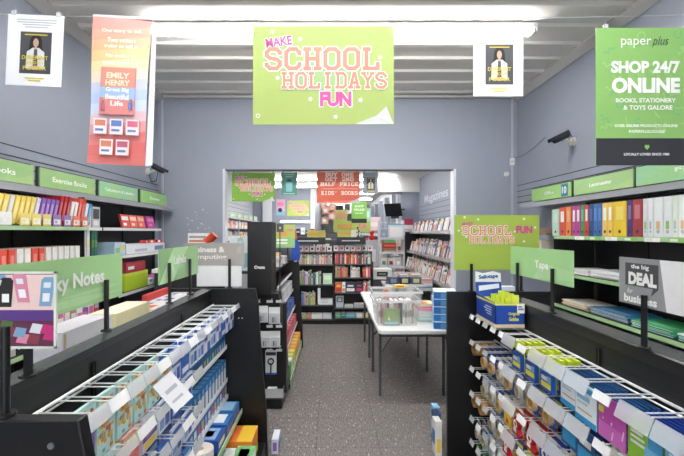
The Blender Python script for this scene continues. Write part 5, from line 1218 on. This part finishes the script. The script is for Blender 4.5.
for k, (x, w, h, c, nm) in enumerate(((-1.13, .09, .385, 'e9eef0', 'white'), (-1.035, .05, .36, 'a9d0d8', 'pale blue'), (-.98, .07, .39, 'e6ecec', 'white and grey'), (-.905, .05, .35, '9ccfd4', 'turquoise'))):
    small_box('display_carton', '%s upright carton on the inner shelving behind the grey sign' % nm, 'carton', (x, 4.45, 1.271), w, .1, h, c, [('f', .1, .1, .9, .5, '8fb9c4'), ('f', .2, .6, .8, .9, 'dfe9ec')])
# ---- left inner wall shelving
LI = thing('wall_shelving', 'white wall shelves of colourful books on the left inside wall', 'shelving', (0, 0, 0))
MB().box(BX0 + .003, 7.2, .1, BX0 + .03, 12.4, 2.02).build('back_panel', P('8d9096'), LI)
for z in (1.78, 1.50, 1.22, .9): MB().box(BX0 + .03, 7.2, z - .02, BX0 + .3, 12.4, z).build('shelf', P('3a3b3f'), LI)
MB().box(BX0 + .03, 7.2, 2.005, BX0 + .335, 12.4, 2.027).build('canopy', P('c9cacd'), LI)
for y in (7.2, 8.5, 9.8, 11.1, 12.4): MB().box(BX0 + .03, y - .012, .1, BX0 + .31, y + .012, 2.0).build('upright', P('c9cacd'), LI)
for zi, z in enumerate((1.78, 1.50, 1.22)):
    random.seed(50 + zi); y = 7.25; sp = 0
    while y < 12.3:
        t = random.uniform(.04, .13)
        if any(abs((y + t / 2) - u) < .02 + t / 2 for u in (8.5, 9.8, 11.1)): y += .04; continue
        c = random.choice(['e9e9e6', 'f0cf4d', 'd9503f', '8fb9cf', 'b99b74', '6fae5c', 'e9e9e6', 'e27ba6', 'f2dcae', '2a2a2c', 'c9c4bb']); h = random.uniform(.16, .23); sp += 1
        small_box('book', '%s book, %s from the opening, %s left inner wall shelf' % (cname(c), nth(sp), ('top', 'second', 'third')[zi]), 'book', (BX0 + .27, y, z + .001), t, .2, h, c, [('f', .1, .5, .9, .85, random.choice(cs)), ('f', .2, .1, .8, .35, mixc(c, 'ffffff'))], PI / 2)
        y += t + .006
for k in range(7):
    wall_s = hang_sign('small pale green shelf sign, %s from the opening, left inner wall' % nth(k + 1), (BX0 + .32, 7.5 + k * .68, 2.03), .5, .13, ['b9cfae', 'dfe6da'], [], bands=[(.15, .3, .7, .6, 1)], rz=PI / 2)

# ---- right inner wall magazine rack
MR = thing('magazine_rack', 'long tiered magazine rack on the right inside wall', 'rack', (0, 0, 0))
MB().box(BX1 - .03, 6.1, .05, BX1 - .01, 10.3, 1.98).build('back_panel', PANEL, MR)
for z, xf in ((1.68, 2.02), (1.20, 1.95), (.80, 1.85)):
    MB().box(xf, 6.15, z - .02, BX1 - .03, 10.25, z).box(xf + .12, 6.15, z, BX1 - .03, 10.25, z + .07).box(xf - .005, 6.15, z - .02, xf, 10.25, z + .05, 1).build('tier', [BLACK, clear('e6e8ea', .4)], MR)
for y in (6.12, 10.27): MB().box(1.9, y - .012, .05, BX1 - .04, y + .012, 1.7).build('side_panel', BLACK, MR)
MB().box(1.8, 6.15, .02, BX1 - .03, 10.25, .1).build('base', BLACK, MR)
mcol = [('e6e2de', 'white'), ('d9c9c0', 'beige'), ('c9d4dc', 'pale blue'), ('d8b0a8', 'salmon'), ('b9bcc4', 'grey'), ('e9e6dc', 'cream'), ('c4a89a', 'tan'), ('8f9aa8', 'slate'), ('e2dcd8', 'off-white'), ('b06a5f', 'brick red')]
for ti, (z, xf, n) in enumerate(((1.68, 2.02, 30), (1.20, 1.95, 32), (.80, 1.85, 32))):
    random.seed(70 + ti)
    for row in range(2 if ti else 1):
        for k in range(n):
            c, nm = random.choice(mcol); w = random.uniform(.17, .21); h = random.uniform(.24, .29)
            y = 6.2 + k * (3.85 / n) + .13 + random.uniform(-.01, .01)
            o = slab_book('magazine', '%s magazine, %s from the opening, %s of the right rack' % (nm, nth(k + 1), ('top tier', 'middle tier front', 'middle tier back', 'low tier front', 'low tier back')[0 if ti == 0 else ti * 2 - 1 + row]), 'magazine', (xf + .03 + row * .125 + (k % 3) * .011, y + .1, z + .005 + row * .07 + (.07 if ti == 0 and 0 else 0)), .105, h, .006, c, -PI / 2 + .06, .22, random.uniform(-.012, .012),
                          [(.05, .78, .95, .95, random.choice(cs)), (.15, .2, .8, .65, random.choice([m[0] for m in mcol])), (.2, .1, .7, .15, random.choice(cs))])
# small green tag sign
hang_sign('small green shelf tag above the top of the magazine rack', (BX1 - .06, 6.7, 1.84), .22, .13, ['7fae7a', 'cfe0cc'], [], bands=[(.2, .4, .8, .7, 1)], rz=-PI / 2)

# ---- grid stands and stands in the middle distance
def grid_stand(label, loc, w, h, d=.3):
    r = thing('wire_stand', label, 'stand', loc)
    mb = MB()
    for k in range(int(w / .08) + 1): mb.cyl((k * w / int(w / .08), d, .05), (k * w / int(w / .08), d, h), .004, 5)
    for k in range(int(h / .12)): mb.cyl((0, d, .1 + k * .12), (w, d, .1 + k * .12), .004, 5)
    mb.build('grid', P('dcdcdc'), r)
    for k, z in enumerate([.35 + .3 * i for i in range(int((h - .3) / .3))]): MB().box(0, 0, z - .01, w, d, z).box(0, -.004, z - .01, w, 0, z + .04).build('shelf', P('d2d3d6'), r)
    MB().box(0, 0, 0, .02, d, h).box(w - .02, 0, 0, w, d, h).build('side_frame', P('c4c5c9'), r)
    return r
grid_stand('white wire stand right of the back bookcase holding red cartons', (1.02, 8.4, 0), .52, 1.95)
for k, (z, c, h, nm) in enumerate(((1.252, '9a7a4f', .1, 'tan and brown'), (1.354, 'c93a2f', .12, 'red'), (1.476, '4faf6a', .05, 'green'))):
    small_box('carton', '%s carton stacked on the white wire stand' % nm, 'box', (1.10, 8.42, z), .27, .2, h, c, [('f', .05, .4, .95, .6, mixc(c, 'ffffff')), ('f', .05, .1, .95, .2, mixc(c, '000000'))])
for k in range(10):
    c, nm = mcol[(k * 3) % 10]
    slab_book('greeting_card', '%s card on the white wire stand, %s of ten' % (nm, nth(k + 1)), 'card', (1.06 + (k % 3) * .15, 8.45, (.352, .352, .352, .652, .652, .652, .952, .952, .952, 1.552)[k]), .12, .19, .01, c, 0, .1, 0, [(.2, .3, .8, .7, random.choice(cs))])
r = hang_sign('pale blue topped notice standing on the white wire stand', (1.20, 8.38, 1.565), .33, .3, ['dce0e2', '5fb4d0', 'f2f2f2'], [], bands=[(0, .93, 1, 1, 1), (.1, .1, .9, .8, 2)], name='notice_board')
r = thing('paper_shredder', 'white machine with black slot below the wire stand', 'machine', (.82, 7.75, 0))
MB().box(0, 0, .0, .42, .35, .78).build('cabinet', P('4a4b50'), r)
MB().box(0, 0, .78, .36, .32, .98).box(.03, -.01, .78, .33, 0, .8).build('body', P('dcdad6'), r, bevel=.01)
MB().box(.07, -.006, .84, .28, -.001, .93).box(.1, -.009, .87, .24, -.006, .9, 1).build('slot', [P('26282c'), P('7f828a')], r)
RS2 = thing('card_spinner', 'tall grey card spinner full of pale cards beside magazines', 'stand', (1.58, 9.5, 0))
MB().cyl((0, 0, 0), (0, 0, .04), .22, 16).cyl((0, 0, .04), (0, 0, 1.9), .02, 10).build('pole', P('8d9096'), RS2)
for k in range(6): MB().box(-.13, -.13, .38 + k * .25, .13, .13, .40 + k * .25).build('tray', P('c4c5c9'), RS2)
random.seed(15)
for k in range(12):
    c, nm = mcol[(k * 7) % 10]
    slab_book('greeting_card', '%s card in the grey spinner, %s %s' % (nm, nth(k // 2 + 1), ('left', 'right')[k % 2]), 'card', (1.58 - .12 + .125 * (k % 2), 9.39, .402 + .25 * (k // 2)), .11, .2, .02, c, 0, .1, 0, [(.2, .2, .8, .6, random.choice(cs))])
r = thing('plush_toy', 'small red soft toy perched on a box far down the aisle', 'toy', (.96, 9.4, 1.50))
MB().ball((0, 0, .07), .065, 12).ball((0, -.01, .175), .05, 12).ball((-.05, 0, .21), .02, 8).ball((.05, 0, .21), .02, 8).ball((-.07, -.02, .09), .025, 8).ball((.07, -.02, .09), .025, 8).build('body', P('d0262f', .8), r, smooth=True)
r = thing('shelf_block', 'grey display block carrying the red soft toy', 'block', (.96, 9.4, 0)); MB().box(-.14, -.1, 0, .12, .15, 1.499).box(-.1, -.102, 1.0, .08, -.1, 1.3, 1).build('body', [P('b4b5ba'), P('d9d9dc')], r)
# black rack with white things past the pouch
for k in range(8):
    c = ('2a2c30', 'e9e9e6', '3f4450', 'c9302f')[k % 4]
    small_box('dark_carton', '%s carton along the back wall ledge, %s from left' % (('black', 'white', 'slate', 'red')[k % 4], nth(k + 1)), 'box', (-1.7 + k * .15, 12.6, 1.621), .12, .2, .14 + .04 * (k % 3), c, [('f', .1, .3, .9, .6, 'b9bcc4')])
r = thing('wall_counter', 'dark ledge under the lime poster on the back wall', 'counter', (-1.8, 12.5, 0)); MB().box(0, 0, 0, 1.24, .4, 1.59).build('body', P('5c6068'), r); MB().box(-.01, -.02, 1.59, 1.25, .42, 1.62).build('top', P('303236'), r)
# far aisle stock
for k in range(10):
    y = 12.2 + k * 1.1
    r = thing('floor_stand', 'pale floor stand far down the aisle on the right, %s from here' % nth(k + 1), 'stand', (1.38, y, 0))
    MB().box(0, 0, 0, .34, .5, 1.35 + .1 * (k % 3)).build('body', P(('c9c4bb', 'b4b5ba', 'a8a9b0')[k % 3]), r)
    MB().box(-.01, -.01, 1.35 + .1 * (k % 3), .35, .51, 1.45 + .1 * (k % 3)).build('header', P(('d9503f', '3f4450', 'e9e9e6')[k % 3]), r)
for k in range(8):
    y = 10.2 + k * 1.4; h = 1.5 + .12 * (k % 2)
    r = thing('floor_stand', 'mixed floor stand far down the aisle on the left, %s from here' % nth(k + 1), 'stand', (-.40 + .04 * (k % 2), y, 0))
    MB().box(0, 0, 0, .8, .4, h).box(.04, -.004, .2, .36, 0, h - .1, 1).box(.42, -.004, .3, .76, 0, h - .2, 2).build('body', [P('4a4b50'), P('d9d4cf'), P('c9b0a4')], r)

# ---- folding tables with tubs
def folding_table(label, x, y0, w, L):
    r = thing('folding_table', label, 'table', (x, y0, 0))
    o = MB().prism([(.03, 0), (w - .03, 0), (w, .03), (w, L - .03), (w - .03, L), (.03, L), (0, L - .03), (0, .03)], 'z', .70, .74).build('tabletop', P('ececea', .45), r, bevel=.008)
    for s, yy in ((1, .26), (-1, L - .26)):
        for xx in (.045, w - .045): MB().tube([(xx, yy, .70), (xx, yy, 0.0)], .0155, 10).build('leg', P('55585e', .35, .3), r, smooth=True)
        MB().tube([(.045, yy, .62), (w - .045, yy, .62)], .011, 8).build('cross_bar', P('55585e', .35, .3), r)
        MB().tube([(w / 2, yy, .62), (w / 2, yy + s * .16, .70)], .009, 8).tube([(.06, yy, .45), (w * .35, yy + s * .12, .70)], .009, 8).build('brace', P('55585e', .35, .3), r)
    return r
folding_table('white folding table nearest, standing on the carpet in the opening', .465, 3.90, .75, 1.24)
folding_table('white folding table directly behind the nearest one', .475, 5.16, .75, 1.3)
def tub_mat():
    m = bpy.data.materials.new('tub_plastic'); m.use_nodes = True; nt = m.node_tree; N = nt.nodes
    N.remove(N['Principled BSDF']); out = [n for n in N if n.type == 'OUTPUT_MATERIAL'][0]
    a = N.new('ShaderNodeBsdfTransparent'); b = N.new('ShaderNodeBsdfTranslucent'); c = N.new('ShaderNodeBsdfDiffuse'); g = N.new('ShaderNodeBsdfGlossy')
    b.inputs[0].default_value = c.inputs[0].default_value = (.92, .94, .96, 1); g.inputs['Roughness'].default_value = .15
    m1 = N.new('ShaderNodeMixShader'); m1.inputs[0].default_value = .5; nt.links.new(b.outputs[0], m1.inputs[1]); nt.links.new(c.outputs[0], m1.inputs[2])
    m2 = N.new('ShaderNodeMixShader'); m2.inputs[0].default_value = .27; nt.links.new(a.outputs[0], m2.inputs[1]); nt.links.new(m1.outputs[0], m2.inputs[2])
    m3 = N.new('ShaderNodeMixShader'); m3.inputs[0].default_value = .06; nt.links.new(m2.outputs[0], m3.inputs[1]); nt.links.new(g.outputs[0], m3.inputs[2])
    nt.links.new(m3.outputs[0], out.inputs[0]); return m
TUB = tub_mat()
def tub(label, x, y, w, d, h, z=.741):
    r = thing('storage_tub', label, 'tub', (x, y, z))
    s = .035; t = .004
    mb = MB()
    for zz0, zz1 in ((0, h),):
        P0 = [(s, s), (w - s, s), (w - s, d - s), (s, d - s)]; P1 = [(0, 0), (w, 0), (w, d), (0, d)]
        Q0 = [(s + t, s + t), (w - s - t, s + t), (w - s - t, d - s - t), (s + t, d - s - t)]; Q1 = [(t, t), (w - t, t), (w - t, d - t), (t, d - t)]
        for k in range(4):
            k2 = (k + 1) % 4
            mb.poly([P0[k] + (0,), P0[k2] + (0,), P1[k2] + (h,), P1[k] + (h,)])
            mb.poly([P1[k] + (h,), P1[k2] + (h,), Q1[k2] + (h,), Q1[k] + (h,)])
        mb.poly([p + (0,) for p in P0])
    mb.build('body', TUB, r)
    MB().box(-.012, -.012, h - .025, w + .012, 0, h).box(-.012, d, h - .025, w + .012, d + .012, h).box(-.012, 0, h - .025, 0, d, h).box(w, 0, h - .025, w + .012, d, h).build('rim', clear('f2f4f5', .75), r)
    return r
tub('nearest clear storage tub on the table, full of books', .445, 4.06, .47, .40, .265)
tub('second clear storage tub, behind the nearest one', .49, 4.62, .56, .42, .27)
tub('third clear storage tub, farther back on the tables', .72, 5.25, .50, .40, .27)
def tub_books(x0, x1, y, z, n, where, pal, seed, h0=.2, h1=.24):
    random.seed(seed); t = (x1 - x0) / n
    for k in range(n):
        c = random.choice(pal); h = random.uniform(h0, h1)
        o = MB().box(0, 0, 0, t * .8, .19, h).box(t * .1, .002, h - .003, t * .7, .188, h + .0008, 1).box(0, -.0008, h * .3, t * .8, 0, h * .6, 2).build('book', [P(c), PAPER, P(mixc(c, '000000'))], None, (x0 + k * t, y, z))
        tag(o, '%s book standing in the %s, %s from the left' % (cname(c), where, nth(k + 1)), 'book')
wp = ['e9e9e6', 'e9e9e6', 'c9c4bb', 'b99b74', 'e9e9e6', '2a2a2c', 'e27ba6']
tub_books(.495, .865, 4.17, .745, 16, 'nearest tub', wp, 1)
tub_books(.54, 1.0, 4.72, .745, 18, 'second tub', wp + ['e8743a', 'c9c4bb'], 2, .19, .22)
tub_books(.78, 1.15, 5.34, .745, 12, 'third tub', ['8f9aa8' if 0 else '2c3c66', 'e9e9e6', 'f0cf4d', 'c9c4bb'], 3, .19, .26)
slab_book('greeting_card', 'olive green card at the front of the nearest tub', 'card', (.535, 4.105, .745), .17, .17, .004, '87a05a', 0, 0, 0, [(.1, .05, .9, .2, '8fb9d8'), (.2, .4, .8, .8, '94ab66')])
for k, (x, y, z, w, d, h, c, nm) in enumerate(((.935, 4.29, .742, .2, .28, .06, 'b9cfc4', 'pale green'), (.935, 4.3, .803, .2, .26, .05, 'e6dccf', 'cream'), (.945, 4.3, .854, .17, .24, .04, 'e27b9a', 'pink'), (.95, 4.31, .895, .17, .22, .03, 'e9d7a0', 'yellow'))):
    small_box('book', '%s book in the pile right of the nearest tub' % nm, 'book', (x, y, z), w, d, h, c, [('f', .1, .3, .9, .7, mixc(c, 'ffffff')), ('t', .1, .1, .6, .6, 'e8743a' if k == 3 else mixc(c, 'ffffff'))])
for k, (c, nm) in enumerate((('3f4450', 'dark'), ('2c3040', 'darkest'), ('4a505c', 'slate'))):
    small_box('display_case', '%s boxed item with pale window on the third tub, %s from left' % (nm, nth(k + 1)), 'box', (.76 + k * .15, 5.27, 1.013), .13, .22, .09, c, [('f', .2, .2, .8, .8, 'b9b98a' if k else '6f7fa8')])
small_box('yellow_pack', 'yellow and orange pack lying on the second tub', 'pack', (.78, 4.95, 1.013), .15, .08, .03, 'e8c84a', [('f', .2, .2, .8, .8, 'e8743a')])
small_box('orange_card', 'small orange card standing in the second tub', 'card', (.62, 4.695, .90), .05, .01, .125, 'e8743a', [('f', .2, .5, .8, .8, 'f2b08a')])
for k in range(5):
    o = small_box('paper_ream', 'blue and white paper carton, %s up in the stack on the table corner' % nth(k + 1), 'paper', (1.01, 3.93, .742 + k * .074), .22, .30, .072, '2f7fd0', [('l', .05, .1, .95, .9, '9fcbe8'), ('l', .0, .0, 1, .12, 'eef2f4'), ('f', .3, .15, .9, .85, '5fa4e2'), ('f', 0, 0, 1, .1, 'e6eef6'), ('t', .0, .0, 1, 1, 'e8eef2')], -.2 if k != 3 else -.17)
for k in range(3):
    small_box('book_set', '%s upright box on the carpet beside the right end panel' % ('white and yellow', 'navy and white', 'sky blue')[k], 'box', (.79 + .025 * k, 3.03 + .12 * k, .001), .05, .1, .26, ('e9e9e6', '27406a', '8fc0e0')[k], [('f', .2, .1, .8, .5, ('f0cf4d', 'e9e9e6', '3f74b8')[k]), ('l', .1, .3, .9, .7, ('3f74b8', 'e9e9e6', 'e9e9e6')[k])])
# piles of magazines on a low table by the rack
r = thing('display_table', 'low grey table heaped with magazines before the right rack', 'table', (1.28, 6.9, 0)); MB().box(0, 0, .68, .50, 1.42, .72).build('tabletop', P('b9bbc0'), r)
for xx in (.03, .47):
    for yy in (.05, 1.37): MB().box(xx - .02, yy - .02, 0, xx + .02, yy + .02, .68).build('leg', P('8d9096'), r)
random.seed(44)
for py in range(4):
    for px in range(2):
        for k in range(4):
            c, nm = mcol[(k * 3 + py * 5 + px * 7) % 10]
            o = small_box('magazine', '%s magazine lying %s up, pile %s back on the %s of low table' % (nm, nth(k + 1), nth(py + 1), ('left', 'right')[px]), 'magazine', (1.30 + px * .245, 6.93 + py * .345, .721 + k * .041), .21, .28, .04, c, [('f', .1, .2, .9, .5, random.choice(cs)), ('t', .1, .1, .9, .8, random.choice([m[0] for m in mcol])), ('t', .15, .75, .85, .95, random.choice(cs)), ('l', .1, .2, .9, .5, 'e9e9e6')], random.uniform(-.06, .06))
